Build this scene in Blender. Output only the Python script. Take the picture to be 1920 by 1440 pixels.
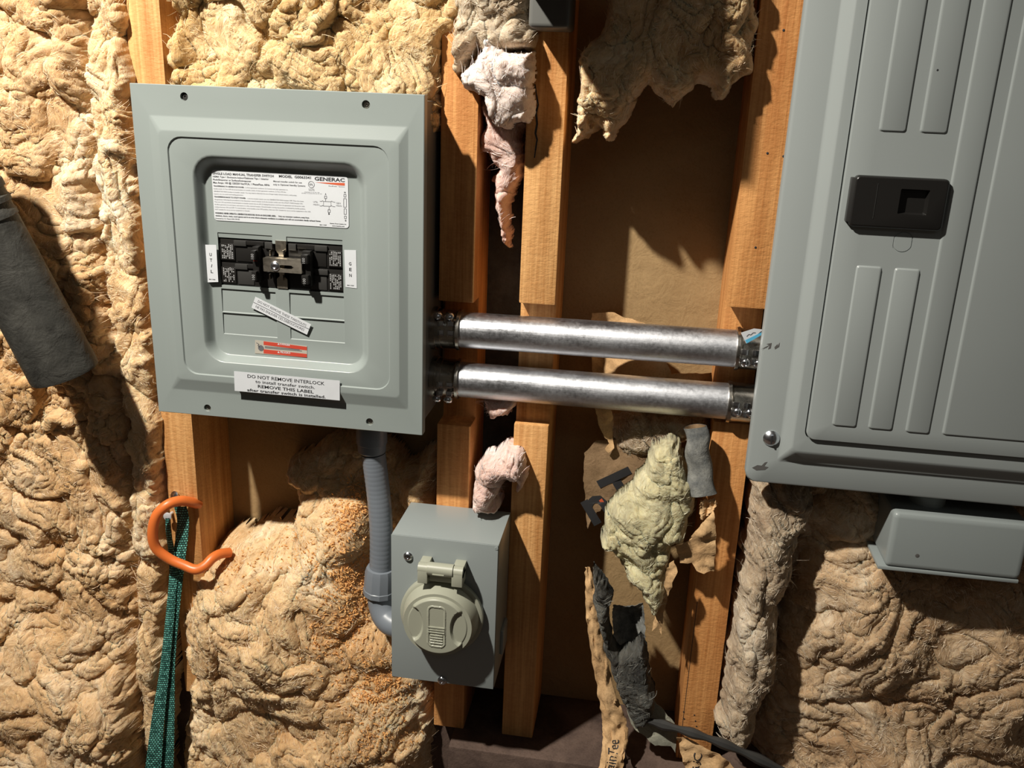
import bpy, bmesh, math, random
import numpy as np
from mathutils import Vector, Matrix
from mathutils.geometry import delaunay_2d_cdt

for o in list(bpy.data.objects): bpy.data.objects.remove(o)
S = bpy.context.scene
COL = S.collection

# ------------------------------------------------------------------ camera
F_PX = 1690.5
CO = np.array([0.08139, -0.91453, 0.23929])
def _rot(a, b, c):
    ca, sa, cb, sb, cc, sc = math.cos(a), math.sin(a), math.cos(b), math.sin(b), math.cos(c), math.sin(c)
    return (np.array([[ca, -sa, 0], [sa, ca, 0], [0, 0, 1]]) @ np.array([[1, 0, 0], [0, cb, -sb], [0, sb, cb]])
            @ np.array([[cc, 0, sc], [0, 1, 0], [-sc, 0, cc]]))
RC = _rot(0.141582, -0.314341, -0.038602)
cam = bpy.data.cameras.new('camera'); camo = bpy.data.objects.new('camera', cam); COL.objects.link(camo)
cam.sensor_fit = 'HORIZONTAL'; cam.sensor_width = 36.0; cam.lens = 36.0 * F_PX / 1920.0
cam.clip_start = 0.01
M4 = Matrix.Identity(4)
for i in range(3):
    M4[i][0] = RC[i, 0]; M4[i][1] = RC[i, 2]; M4[i][2] = -RC[i, 1]; M4[i][3] = CO[i]
camo.matrix_world = M4
S.camera = camo

def P(u, v, y):
    """world point on the plane y = const seen at photo pixel (u, v)"""
    d = RC @ np.array([(u - 960) / F_PX, 1.0, -(v - 720) / F_PX])
    t = (y - CO[1]) / d[1]
    q = CO + t * d
    return Vector((float(q[0]), float(y), float(q[2])))

# ------------------------------------------------------------------ light and exposure
S.view_settings.view_transform = 'Standard'; S.view_settings.look = 'None'
S.view_settings.gamma = 1.0; S.view_settings.use_curve_mapping = False
S.view_settings.exposure = 0.0
W = bpy.data.worlds.new('garage_dusk'); S.world = W; W.use_nodes = True
bg = W.node_tree.nodes['Background']; bg.inputs[0].default_value = (1.0, 0.86, 0.70, 1); bg.inputs[1].default_value = 0.038
def point_lamp(name, loc, power, color, radius):
    l = bpy.data.lights.new(name, 'POINT'); l.energy = power; l.color = color; l.shadow_soft_size = radius
    o = bpy.data.objects.new(name, l); COL.objects.link(o); o.location = loc
    return o
sl_ = bpy.data.lights.new('work_lamp', 'SPOT'); sl_.energy = 172.0; sl_.color = (1.0, 0.945, 0.85); sl_.shadow_soft_size = 0.024
sl_.spot_size = math.radians(92); sl_.spot_blend = 1.0
so_ = bpy.data.objects.new('work_lamp', sl_); COL.objects.link(so_); so_.location = (-0.65, -0.80, 1.12)
so_.rotation_euler = (Vector((-0.20, 0, -0.30)) - Vector((-0.65, -0.80, 1.12))).to_track_quat('-Z', 'Y').to_euler()
al = bpy.data.lights.new('fill_light', 'AREA'); al.shape = 'RECTANGLE'; al.size = 1.2; al.size_y = 0.3  # added fill without a seen source, for the conduits to reflect
al.energy = 1.0; al.color = (0.92, 0.97, 1.0)
ao = bpy.data.objects.new('fill_light', al); COL.objects.link(ao); ao.location = (0.5, -2.2, 1.5)
ao.rotation_euler = (Vector((0, 0, 0)) - Vector((0.5, -2.2, 1.5))).to_track_quat('-Z', 'Y').to_euler()

# ------------------------------------------------------------------ material helpers
def nt(name):
    m = bpy.data.materials.new(name); m.use_nodes = True
    t = m.node_tree; b = t.nodes['Principled BSDF']
    return m, t, b
def nd(t, kind, **kw):
    n = t.nodes.new(kind)
    for k, v in kw.items():
        if k in n.inputs: n.inputs[k].default_value = v
        else: setattr(n, k, v)
    return n
def ramp(t, fac, stops):
    r = t.nodes.new('ShaderNodeValToRGB'); e = r.color_ramp.elements
    while len(e) < len(stops): e.new(0.5)
    for i, (p, c) in enumerate(stops):
        e[i].position = p; e[i].color = (*c, 1)
    t.links.new(fac, r.inputs[0]); return r
def mixc(t, fac, a, b, mode='MIX'):
    n = t.nodes.new('ShaderNodeMix'); n.data_type = 'RGBA'; n.blend_type = mode
    for s, v in ((n.inputs[0], fac), (n.inputs[6], a), (n.inputs[7], b)):
        if hasattr(v, 'is_linked') or hasattr(v, 'links'): t.links.new(v, s)
        elif isinstance(v, (int, float)): s.default_value = v
        else: s.default_value = (*v, 1)
    return n.outputs[2]
def mapping(t, scale=(1, 1, 1), rot=(0, 0, 0), src='Object'):
    tc = t.nodes.new('ShaderNodeTexCoord'); mp = t.nodes.new('ShaderNodeMapping')
    mp.inputs['Scale'].default_value = scale; mp.inputs['Rotation'].default_value = rot
    t.links.new(tc.outputs[src], mp.inputs[0]); return mp.outputs[0]
def noise(t, vec, scale, detail=4, rough=0.55, dist=0.0):
    n = t.nodes.new('ShaderNodeTexNoise'); n.inputs['Scale'].default_value = scale
    n.inputs['Detail'].default_value = detail; n.inputs['Roughness'].default_value = rough
    n.inputs['Distortion'].default_value = dist; t.links.new(vec, n.inputs['Vector']); return n
def bump(t, b, h, strength, dist, prev=None):
    n = t.nodes.new('ShaderNodeBump'); n.inputs['Strength'].default_value = strength
    n.inputs['Distance'].default_value = dist; t.links.new(h, n.inputs['Height'])
    if prev is not None: t.links.new(prev, n.inputs['Normal'])
    t.links.new(n.outputs[0], b.inputs['Normal']); return n.outputs[0]

def plain(name, col, rough=0.5, metal=0.0, spec=0.5, coat=0.0):
    m, t, b = nt(name)
    v = mapping(t); n = noise(t, v, 60, 3)
    c = mixc(t, n.outputs[0], tuple(x * 0.93 for x in col), tuple(min(1, x * 1.05) for x in col))
    t.links.new(c, b.inputs['Base Color'])
    b.inputs['Roughness'].default_value = rough; b.inputs['Metallic'].default_value = metal
    b.inputs['Specular IOR Level'].default_value = spec; b.inputs['Coat Weight'].default_value = coat
    return m

def wood(name, lo, hi, grain=1.0, ring=38.0):
    m, t, b = nt(name)
    wv = noise(t, mapping(t, (1, 1, 0.035)), 95, 3, 0.5, 0.6)
    n1 = noise(t, mapping(t, (1, 1, 0.03)), 420, 4, 0.6)
    n2 = noise(t, mapping(t), 9, 3, 0.6)
    n3 = noise(t, mapping(t, (1, 1, 2.0)), 190, 3, 0.6)
    def ma(a, k, c):
        f = t.nodes.new('ShaderNodeMath'); f.operation = 'MULTIPLY_ADD'; t.links.new(a, f.inputs[0]); f.inputs[1].default_value = k
        if isinstance(c, float): f.inputs[2].default_value = c
        else: t.links.new(c, f.inputs[2])
        return f.outputs[0]
    g = ma(wv.outputs[0], 0.9, ma(n1.outputs[0], 0.5, ma(n2.outputs[0], 0.55, ma(n3.outputs[0], 0.25, -0.60))))
    mid = tuple((a + c) / 2 for a, c in zip(lo, hi))
    r = ramp(t, g, [(0.30, hi), (0.52, mid), (0.78, lo)])
    t.links.new(r.outputs[0], b.inputs['Base Color']); b.inputs['Roughness'].default_value = 0.6
    b.inputs['Specular IOR Level'].default_value = 0.3
    bp = bump(t, b, n1.outputs[0], 0.3 * grain, 0.0016)
    bump(t, b, n3.outputs[0], 0.4 * grain, 0.0015, bp)
    return m

def wool_mat(name, dark, mid, light, fibre=1.0, tint=None, rough=0.95, spot=0.55):
    m, t, b = nt(name)
    v0 = mapping(t)
    wn = noise(t, v0, 14, 3, 0.5)
    sub = t.nodes.new('ShaderNodeVectorMath'); sub.operation = 'SUBTRACT'; sub.inputs[1].default_value = (0.5, 0.5, 0.5)
    t.links.new(wn.outputs['Color'], sub.inputs[0])
    sc = t.nodes.new('ShaderNodeVectorMath'); sc.operation = 'SCALE'; sc.inputs['Scale'].default_value = 0.16
    t.links.new(sub.outputs[0], sc.inputs[0])
    ad = t.nodes.new('ShaderNodeVectorMath'); ad.operation = 'ADD'
    t.links.new(v0, ad.inputs[0]); t.links.new(sc.outputs[0], ad.inputs[1])
    mp = t.nodes.new('ShaderNodeMapping'); mp.inputs['Scale'].default_value = (1, 1, 0.16); t.links.new(ad.outputs[0], mp.inputs[0])
    mq = t.nodes.new('ShaderNodeMapping'); mq.inputs['Scale'].default_value = (0.2, 1, 1); mq.inputs['Rotation'].default_value = (0, 0.5, 0)
    t.links.new(ad.outputs[0], mq.inputs[0])
    fa = noise(t, mp.outputs[0], 210, 5, 0.65, 0.4)
    fb = noise(t, mq.outputs[0], 170, 5, 0.65, 0.4)
    big = noise(t, ad.outputs[0], 11, 3, 0.55)
    sel = ramp(t, noise(t, v0, 19, 2).outputs[0], [(0.42, (0, 0, 0)), (0.58, (1, 1, 1))])
    fm = t.nodes.new('ShaderNodeMix'); fm.data_type = 'FLOAT'
    t.links.new(sel.outputs[0], fm.inputs[0]); t.links.new(fa.outputs[0], fm.inputs[2]); t.links.new(fb.outputs[0], fm.inputs[3])
    r = ramp(t, big.outputs[0], [(0.30, dark), (spot, mid), (0.74, light)])
    fr = ramp(t, fm.outputs[0], [(0.32, (0.58, 0.50, 0.42)), (0.50, (0.92, 0.90, 0.88)), (0.62, (1.0, 1.0, 1.0))])
    c = mixc(t, 0.75, r.outputs[0], fr.outputs[0], 'MULTIPLY')
    if tint:
        tn = ramp(t, noise(t, v0, 7, 3).outputs[0], [(0.5, (0, 0, 0)), (0.68, (1, 1, 1))])
        c = mixc(t, tn.outputs[0], c, tint)
    t.links.new(c, b.inputs['Base Color']); b.inputs['Roughness'].default_value = rough
    b.inputs['Specular IOR Level'].default_value = 0.12
    b.inputs['Subsurface Weight'].default_value = 0.85; b.inputs['Subsurface Radius'].default_value = (1.0, 0.78, 0.58); b.inputs['Subsurface Scale'].default_value = 0.0040
    fibre_mat(name, tuple((p_ + q_) / 2 for p_, q_ in zip(dark, mid)), tuple(min(.95, x * 1.04) for x in light))
    bp = bump(t, b, fm.outputs[0], 0.75 * fibre, 0.004)
    n4 = noise(t, ad.outputs[0], 420, 3, 0.6)
    bump(t, b, n4.outputs[0], 0.45 * fibre, 0.0012, bp)
    return m

FIB = {}
def fibre_mat(src, a, c):
    m, t, b = nt('strands_' + src); n = noise(t, mapping(t), 140, 3, 0.7)
    r = ramp(t, n.outputs[0], [(0.38, a), (0.6, c)]); t.links.new(r.outputs[0], b.inputs['Base Color'])
    b.inputs['Roughness'].default_value = 0.6; b.inputs['Specular IOR Level'].default_value = 0.25
    FIB[src] = m
def paper_mat(name, a, bcol, speck=0.5, rough=0.8, sc=18):
    m, t, b = nt(name)
    n1 = noise(t, mapping(t), sc, 5, 0.65, 0.3); n2 = noise(t, mapping(t), 500, 3, 0.6)
    r = ramp(t, n1.outputs[0], [(0.35, a), (0.62, bcol)])
    s = ramp(t, n2.outputs[0], [(0.35, (0.7, 0.68, 0.64)), (0.5, (1, 1, 1))])
    c = mixc(t, speck, r.outputs[0], s.outputs[0], 'MULTIPLY')
    t.links.new(c, b.inputs['Base Color']); b.inputs['Roughness'].default_value = rough
    b.inputs['Specular IOR Level'].default_value = 0.25
    n3 = noise(t, mapping(t), 45, 4, 0.6, 0.5)
    bp = bump(t, b, n3.outputs[0], 0.5, 0.004); bump(t, b, n2.outputs[0], 0.2, 0.001, bp)
    return m

def paint(name, col, rough=0.36):
    m, t, b = nt(name)
    n = noise(t, mapping(t), 9, 3); c = mixc(t, n.outputs[0], tuple(x * 0.96 for x in col), tuple(x * 1.04 for x in col))
    t.links.new(c, b.inputs['Base Color']); b.inputs['Roughness'].default_value = rough
    b.inputs['Specular IOR Level'].default_value = 0.45
    bump(t, b, noise(t, mapping(t), 900, 2).outputs[0], 0.05, 0.0004)
    return m

def galv(name, col, rough, streak=1.0):
    m, t, b = nt(name)
    n = noise(t, mapping(t, (0.05, 1, 1)), 420, 4, 0.7); n2 = noise(t, mapping(t), 260, 4, 0.7)
    n3 = noise(t, mapping(t, (0.3, 1, 1)), 26, 4, 0.6)
    f = t.nodes.new('ShaderNodeMath'); f.operation = 'MULTIPLY_ADD'; f.inputs[1].default_value = 0.5
    t.links.new(n2.outputs[0], f.inputs[0]); t.links.new(n3.outputs[0], f.inputs[2])
    r = ramp(t, f.outputs[0], [(0.55, tuple(x * 0.72 for x in col)), (0.85, col)])
    t.links.new(r.outputs[0], b.inputs['Base Color']); b.inputs['Metallic'].default_value = 1.0
    rr = ramp(t, f.outputs[0], [(0.5, (rough * 0.8,) * 3), (0.95, (rough * 1.5,) * 3)]); t.links.new(rr.outputs[0], b.inputs['Roughness'])
    bp = bump(t, b, n.outputs[0], 0.18 * streak, 0.0008); bump(t, b, n2.outputs[0], 0.12 * streak, 0.0006, bp)
    return m

def weave(name):
    m, t, b = nt(name)
    tc = t.nodes.new('ShaderNodeUVMap')
    mp = t.nodes.new('ShaderNodeMapping'); t.links.new(tc.outputs[0], mp.inputs[0]); mp.inputs['Scale'].default_value = (5, 1, 1)
    br = t.nodes.new('ShaderNodeTexBrick'); br.inputs['Scale'].default_value = 1.0
    br.inputs['Color1'].default_value = (0.010, 0.13, 0.10, 1); br.inputs['Color2'].default_value = (0.22, 0.72, 0.60, 1)
    br.inputs['Mortar'].default_value = (0.006, 0.02, 0.018, 1); br.inputs['Mortar Size'].default_value = 0.16
    br.inputs['Brick Width'].default_value = 1.0; br.inputs['Row Height'].default_value = 0.75; br.offset = 0.5
    t.links.new(mp.outputs[0], br.inputs[0]); t.links.new(br.outputs[0], b.inputs['Base Color'])
    b.inputs['Roughness'].default_value = 0.6
    inv = t.nodes.new('ShaderNodeMath'); inv.operation = 'SUBTRACT'; inv.inputs[0].default_value = 1
    t.links.new(br.outputs['Fac'], inv.inputs[1]); bump(t, b, inv.outputs[0], 0.8, 0.001)
    return m

M = {}
M['fir'] = wood('fir_wood', (0.42, 0.175, 0.048), (0.76, 0.42, 0.165))
M['fir_red'] = wood('fir_red', (0.42, 0.155, 0.04), (0.74, 0.36, 0.125))
M['plate'] = paper_mat('dirty_wood', (0.05, 0.032, 0.026), (0.12, 0.08, 0.062), 0.6, 0.8, 14)
M['sheath'] = paper_mat('fibreboard', (0.30, 0.195, 0.090), (0.36, 0.24, 0.115), 0.35, 0.8, 7)
M['wool'] = wool_mat('tan_fibreglass', (0.56, 0.34, 0.155), (0.75, 0.525, 0.30), (0.85, 0.69, 0.49))
M['wool_top'] = wool_mat('golden_fibreglass', (0.54, 0.35, 0.15), (0.73, 0.53, 0.29), (0.83, 0.70, 0.47))
M['wool_low'] = wool_mat('buff_fibreglass', (0.62, 0.38, 0.18), (0.82, 0.60, 0.35), (0.90, 0.77, 0.57))
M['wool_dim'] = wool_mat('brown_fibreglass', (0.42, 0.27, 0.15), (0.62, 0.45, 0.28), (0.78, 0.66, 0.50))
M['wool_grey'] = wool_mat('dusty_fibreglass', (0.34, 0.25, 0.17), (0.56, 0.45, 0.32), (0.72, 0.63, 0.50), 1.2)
M['wool_yellow'] = wool_mat('yellow_fibreglass', (0.30, 0.28, 0.20), (0.60, 0.55, 0.34), (0.74, 0.71, 0.52), 0.8)
M['wool_pink'] = wool_mat('pink_fibreglass', (0.56, 0.36, 0.30), (0.76, 0.56, 0.50), (0.88, 0.78, 0.74), 0.7)
M['wool_white'] = wool_mat('white_fibreglass', (0.66, 0.52, 0.46), (0.82, 0.72, 0.67), (0.92, 0.88, 0.85), 0.6)
M['kraft'] = paper_mat('kraft_paper', (0.50, 0.30, 0.14), (0.66, 0.43, 0.22))
M['kraft_dim'] = paper_mat('dark_shaded_kraft', (0.20, 0.125, 0.065), (0.31, 0.20, 0.11))  # kraft with shade put into its colour; also lines the facing roll
M['felt'] = paper_mat('grey_facing', (0.10, 0.105, 0.105), (0.24, 0.24, 0.22), 0.6, 0.9, 60)
M['facing_light'] = paper_mat('pale_facing', (0.20, 0.20, 0.16), (0.33, 0.32, 0.25), 0.5, 0.9, 40)
M['felt_wool'] = wool_mat('dark_dusty_facing', (0.055, 0.055, 0.052), (0.12, 0.118, 0.105), (0.30, 0.29, 0.25), 1.2)
M['gray'] = paint('enclosure_paint', (0.255, 0.288, 0.276), 0.33)
M['gray_box'] = paint('inlet_box_paint', (0.270, 0.300, 0.295), 0.35)
M['gray_big'] = paint('load_centre_paint', (0.300, 0.328, 0.322), 0.38)
M['gray_dark'] = paint('side_paint_and_shade', (0.13, 0.13, 0.12), 0.45)  # enclosure side paint; on the top box it stands in for shade
M['conduit'] = paint('grey_pvc', (0.17, 0.19, 0.215), 0.38)
M['lid'] = paint('khaki_plastic', (0.34, 0.345, 0.27), 0.4)
M['black'] = plain('black_plastic', (0.014, 0.013, 0.012), 0.32)
M['black2'] = plain('dark_grey_plastic', (0.035, 0.034, 0.032), 0.4)
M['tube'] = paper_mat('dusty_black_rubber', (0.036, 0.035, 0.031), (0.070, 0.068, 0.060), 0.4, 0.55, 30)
M['ink'] = plain('black_ink', (0.02, 0.02, 0.022), 0.6)
M['ink_soft'] = plain('grey_ink', (0.11, 0.11, 0.12), 0.7)
M['paper'] = plain('white_sticker', (0.60, 0.62, 0.645), 0.42)
M['red'] = plain('red_ink', (0.50, 0.055, 0.03), 0.5)
M['orange_ink'] = plain('orange_ink', (0.55, 0.10, 0.04), 0.5)
M['blue'] = plain('blue_ink', (0.10, 0.42, 0.65), 0.5)
M['silver'] = plain('silver_sticker', (0.42, 0.39, 0.33), 0.5)
M['orange'] = plain('orange_vinyl', (0.72, 0.17, 0.035), 0.38)
M['steel'] = galv('galvanised_tube', (0.66, 0.67, 0.70), 0.34)
M['zinc'] = galv('zinc_casting', (0.50, 0.47, 0.42), 0.20, 0.3)
M['bolt'] = galv('bright_screw', (0.72, 0.74, 0.78), 0.18, 0.3)
M['nickel'] = galv('nickel_plate', (0.66, 0.60, 0.50), 0.30, 0.4)
M['nail'] = plain('white_nail_head', (0.62, 0.64, 0.66), 0.35, 0.3)
M['strap'] = weave('teal_webbing')
M['dust'] = plain('sawdust', (0.86, 0.47, 0.17), 0.7)
M['ink_light'] = plain('pale_print', (0.36, 0.36, 0.36), 0.6)
M['grime'] = plain('dark_scratch', (0.10, 0.095, 0.09), 0.6)

# ------------------------------------------------------------------ mesh builder
class MB:
    def __init__(s): s.v = []; s.f = []; s.m = []; s.uv = None
    def add(s, verts, faces, mi=0):
        o = len(s.v); s.v += [tuple(map(float, p)) for p in verts]
        for f in faces: s.f.append(tuple(i + o for i in f)); s.m.append(mi)
    def bm_add(s, bm, mi=0):
        bm.verts.index_update(); s.add([v.co[:] for v in bm.verts], [[v.index for v in f.verts] for f in bm.faces], mi); bm.free()
    def box(s, c0, c1, bev=0.0, mi=0, seg=2, mat=None):
        bm = bmesh.new(); bmesh.ops.create_cube(bm, size=1)
        c0, c1 = Vector(c0), Vector(c1)
        for v in bm.verts: v.co = Vector(((c0[i] + c1[i]) / 2 + v.co[i] * (c1[i] - c0[i]) for i in range(3)))
        if bev > 0: bmesh.ops.bevel(bm, geom=bm.edges[:], offset=bev, segments=seg, profile=0.6, affect='EDGES')
        if mat is not None: bm.transform(mat)
        s.bm_add(bm, mi)
    def prism(s, pts, x0, x1, bev=0.0, mi=0, shear=0.0, z0=0.0):
        """polygon in (y, z) extruded in x"""
        bm = bmesh.new()
        a = [bm.verts.new((x0, y, z)) for y, z in pts]; f = bm.faces.new(a)
        r = bmesh.ops.extrude_face_region(bm, geom=[f])
        for e in r['geom']:
            if isinstance(e, bmesh.types.BMVert): e.co.x = x1
        bmesh.ops.recalc_face_normals(bm, faces=bm.faces[:])
        if bev > 0: bmesh.ops.bevel(bm, geom=bm.edges[:], offset=bev, segments=2, profile=0.6, affect='EDGES')
        for v in bm.verts: v.co.x += shear * (v.co.z - z0)
        s.bm_add(bm, mi)
    def loft(s, loops, mi=0, cap0=False, cap1=False, close=True):
        n = len(loops[0]); vs = [p for l in loops for p in l]; fs = []
        for k in range(len(loops) - 1):
            for i in range(n if close else n - 1):
                j = (i + 1) % n; fs.append((k * n + i, k * n + j, (k + 1) * n + j, (k + 1) * n + i))
        if cap0: fs.append(tuple(range(n)))
        if cap1: fs.append(tuple((len(loops) - 1) * n + i for i in range(n))[::-1])
        s.add(vs, fs, mi)
    def fill(s, outer, holes=(), mi=0):
        """flat face with holes (all loops 3-D points)"""
        bm = bmesh.new(); es = []
        for l in [outer] + list(holes):
            vs = [bm.verts.new(p) for p in l]
            for i in range(len(vs)): es.append(bm.edges.new((vs[i], vs[(i + 1) % len(vs)])))
        bmesh.ops.triangle_fill(bm, use_beauty=True, use_dissolve=False, edges=es)
        s.bm_add(bm, mi)
    def tube(s, path, rad, seg=16, mi=0, cap=True, squash=None):
        path = [Vector(p) for p in path]; n = len(path)
        if not hasattr(rad, '__len__'): rad = [rad] * n
        T = [(path[min(i + 1, n - 1)] - path[max(i - 1, 0)]).normalized() for i in range(n)]
        N = T[0].orthogonal().normalized(); loops = []
        for i in range(n):
            if i:
                N = (N - T[i] * N.dot(T[i])).normalized()
            B = T[i].cross(N)
            loops.append([path[i] + (N * math.cos(a) + B * math.sin(a)) * rad[i] for a in [2 * math.pi * k / seg for k in range(seg)]])
        s.loft(loops, mi, cap, cap)
    def revolve(s, c, axis, prof, seg=32, mi=0, cap0=False, cap1=True):
        """prof: list of (distance along axis, radius)"""
        axis = Vector(axis).normalized(); N = axis.orthogonal().normalized(); B = axis.cross(N); c = Vector(c)
        s.loft([[c + axis * d + (N * math.cos(a) + B * math.sin(a)) * max(r, 1e-5) for a in [2 * math.pi * k / seg for k in range(seg)]] for d, r in prof], mi, cap0, cap1)
    def text(s, txt, mi, fn, size=1.0, bold=0.0, align='LEFT', sx=1.0, spacing=1.0):
        """glyph outlines laid on a surface: fn(x, y) -> 3-D point, x to the right and y up in label units"""
        cu = bpy.data.curves.new('glyphs', 'FONT'); cu.body = txt; cu.size = 1.0; cu.align_x = align
        cu.offset = bold; cu.resolution_u = 2; cu.space_character = spacing
        ob = bpy.data.objects.new('glyphs', cu); COL.objects.link(ob)
        dg = bpy.context.evaluated_depsgraph_get(); me = ob.evaluated_get(dg).to_mesh()
        s.add([fn(v.co.x * sx * size, v.co.y * size) for v in me.vertices], [tuple(p.vertices) for p in me.polygons], mi)
        ob.evaluated_get(dg).to_mesh_clear(); bpy.data.objects.remove(ob); bpy.data.curves.remove(cu)
    def build(s, name, mats, parent=None, smooth=32, fix=True, origin=None):
        me = bpy.data.meshes.new(name); me.from_pydata(s.v, [], s.f)
        if not isinstance(mats, (list, tuple)): mats = [mats]
        for m in mats: me.materials.append(m)
        me.polygons.foreach_set('material_index', s.m)
        if fix:
            bm = bmesh.new(); bm.from_mesh(me); bmesh.ops.remove_doubles(bm, verts=bm.verts[:], dist=1e-6)
            bmesh.ops.recalc_face_normals(bm, faces=bm.faces[:]); bm.to_mesh(me); bm.free()
        if smooth:
            me.polygons.foreach_set('use_smooth', [True] * len(me.polygons))
            if smooth < 180: me.set_sharp_from_angle(angle=math.radians(smooth))
        if origin is not None:
            me.transform(Matrix.Translation(-Vector(origin)))
        me.update()
        o = bpy.data.objects.new(name, me); COL.objects.link(o)
        if origin is not None: o.location = origin
        if parent is not None:
            o.parent = parent; o.location = Vector(origin or (0, 0, 0)) - Vector(parent.location)
        return o

def tag(o, label=None, cat=None, group=None, kind=None):
    if label: o['label'] = label
    if cat: o['category'] = cat
    if group: o['group'] = group
    if kind: o['kind'] = kind
    return o
def empty(name, loc, label, cat, group=None):
    o = bpy.data.objects.new(name, None); o.empty_display_size = 0.02; COL.objects.link(o); o.location = loc
    return tag(o, label, cat, group)

def rrect(x0, x1, z0, z1, r, y, n=6):
    pts = []
    for cx, cz, a0 in ((x1 - r, z1 - r, 0), (x0 + r, z1 - r, 90), (x0 + r, z0 + r, 180), (x1 - r, z0 + r, 270)):
        for k in range(n + 1):
            a = math.radians(a0 + 90 * k / n); pts.append(Vector((cx + r * math.cos(a), y, cz + r * math.sin(a))))
    return pts
def circle(c, r, n=20):
    return [Vector((c[0] + r * math.cos(2 * math.pi * k / n), c[1], c[2] + r * math.sin(2 * math.pi * k / n))) for k in range(n)]
def rect_px(pts, y):
    """axis-aligned rectangle through four photo corners TL, TR, BR, BL on plane y"""
    a, b, c, d = [P(u, v, y) for u, v in pts]
    return (a.x + d.x) / 2, (b.x + c.x) / 2, (c.z + d.z) / 2, (a.z + b.z) / 2
def smooth_path(pts, n=8):
    pts = [Vector(p) for p in pts]; out = []
    for i in range(len(pts) - 1):
        p0 = pts[max(i - 1, 0)]; p1 = pts[i]; p2 = pts[i + 1]; p3 = pts[min(i + 2, len(pts) - 1)]
        for k in range(n):
            t = k / n
            out.append(0.5 * ((2 * p1) + (p2 - p0) * t + (2 * p0 - 5 * p1 + 4 * p2 - p3) * t * t + (3 * p1 - p0 - 3 * p2 + p3) * t ** 3))
    out.append(pts[-1]); return out

# ------------------------------------------------------------------ noise for cloth, wool and paper
_G = {}
def gn(x, z, seed=0):
    if seed not in _G:
        r = np.random.RandomState(seed + 11); a = r.rand(256, 256) * 2 * np.pi; _G[seed] = (np.cos(a), np.sin(a))
    gx, gz = _G[seed]
    xi = np.floor(x).astype(int); zi = np.floor(z).astype(int); fx = x - xi; fz = z - zi
    u = fx * fx * fx * (fx * (fx * 6 - 15) + 10); w = fz * fz * fz * (fz * (fz * 6 - 15) + 10)
    def g(i, j, a, b): return gx[i & 255, j & 255] * a + gz[i & 255, j & 255] * b
    n00 = g(xi, zi, fx, fz); n10 = g(xi + 1, zi, fx - 1, fz); n01 = g(xi, zi + 1, fx, fz - 1); n11 = g(xi + 1, zi + 1, fx - 1, fz - 1)
    return ((n00 * (1 - u) + n10 * u) * (1 - w) + (n01 * (1 - u) + n11 * u) * w) * 1.5
def fbm(x, z, seed, oc=3):
    s = 0; a = 1.0
    for k in range(oc): s = s + a * gn(x * 2 ** k + 17.3 * k, z * 2 ** k - 9.1 * k, seed + k); a *= 0.5
    return s
def wool_h(x, z, seed, stretch=1.0, rough=1.0):
    """height of teased fibreglass in metres: soft cushions, tight creases, swirled strands"""
    zs = z / stretch
    ax = fbm(x * 9, zs * 9, seed + 1, 3); az = fbm(x * 9 + 5, zs * 9 + 8, seed + 2, 3)
    X = x + 0.030 * ax; Z = zs + 0.030 * az
    bx = fbm(X * 24, Z * 24, seed + 3, 3); bz = fbm(X * 24 + 7, Z * 24 + 2, seed + 4, 3)
    X2 = X + 0.016 * bx; Z2 = Z + 0.016 * bz
    calm = np.clip(0.62 + 0.9 * gn(x * 10, z * 10, seed + 5), 0.12, 1.15)          # quiet and ruffled areas
    lo = 0.013 * fbm(X * 8, Z * 8, seed + 6, 2)
    cush = 0.016 * np.minimum(np.abs(gn(X2 * 13, Z2 * 13, seed + 7)) * 2.6, 1.0) ** 0.75
    fold = 0.0070 * calm * (1 - np.abs(gn(X2 * 33, Z2 * 19, seed + 8)) * 1.7).clip(0, 1) ** 1.6
    curl = 0.0036 * calm * (1 - np.abs(gn(X2 * 84, Z2 * 36, seed + 9)) * 1.9).clip(0, 1) ** 1.5
    pit = -0.010 * (gn(X2 * 21 + 3, Z2 * 15, seed + 12) * 2.2 - 0.75).clip(0, 1) ** 1.3
    tw = 0.5 + 0.5 * np.tanh(4 * gn(x * 13, z * 13, seed + 13))
    sa = 1 - np.abs(gn(X2 * 190, Z2 * 38, seed + 10)); sb = 1 - np.abs(gn(X2 * 44, Z2 * 170, seed + 11))
    st = 0.0042 * (tw * sa ** 2 + (1 - tw) * sb ** 2) * (0.55 + 0.6 * calm)
    fi = 0.0012 * (1 - np.abs(gn(X2 * 420, Z2 * 90, seed + 14))) ** 2
    return 0.012 + lo + cush + rough * (fold + curl + pit + st + fi)

def poly_sdf(x, z, poly):
    d = np.full(x.shape, 1e9); gx = np.zeros(x.shape); gz = np.zeros(x.shape); ins = np.zeros(x.shape, bool)
    n = len(poly)
    for i in range(n):
        ax, az = poly[i]; bx, bz = poly[(i + 1) % n]; ex, ez = bx - ax, bz - az
        t = np.clip(((x - ax) * ex + (z - az) * ez) / (ex * ex + ez * ez + 1e-12), 0, 1)
        qx = x - ax - t * ex; qz = z - az - t * ez; q = np.hypot(qx, qz); m = q < d
        d = np.where(m, q, d); gx = np.where(m, qx, gx); gz = np.where(m, qz, gz)
        c = ((az > z) != (bz > z)) & (x < (bx - ax) * (z - az) / ((bz - az) if abs(bz - az) > 1e-12 else 1e-12) + ax)
        ins ^= c
    q = np.maximum(d, 1e-9)
    return np.where(ins, d, -d), gx / q, gz / q

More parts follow.
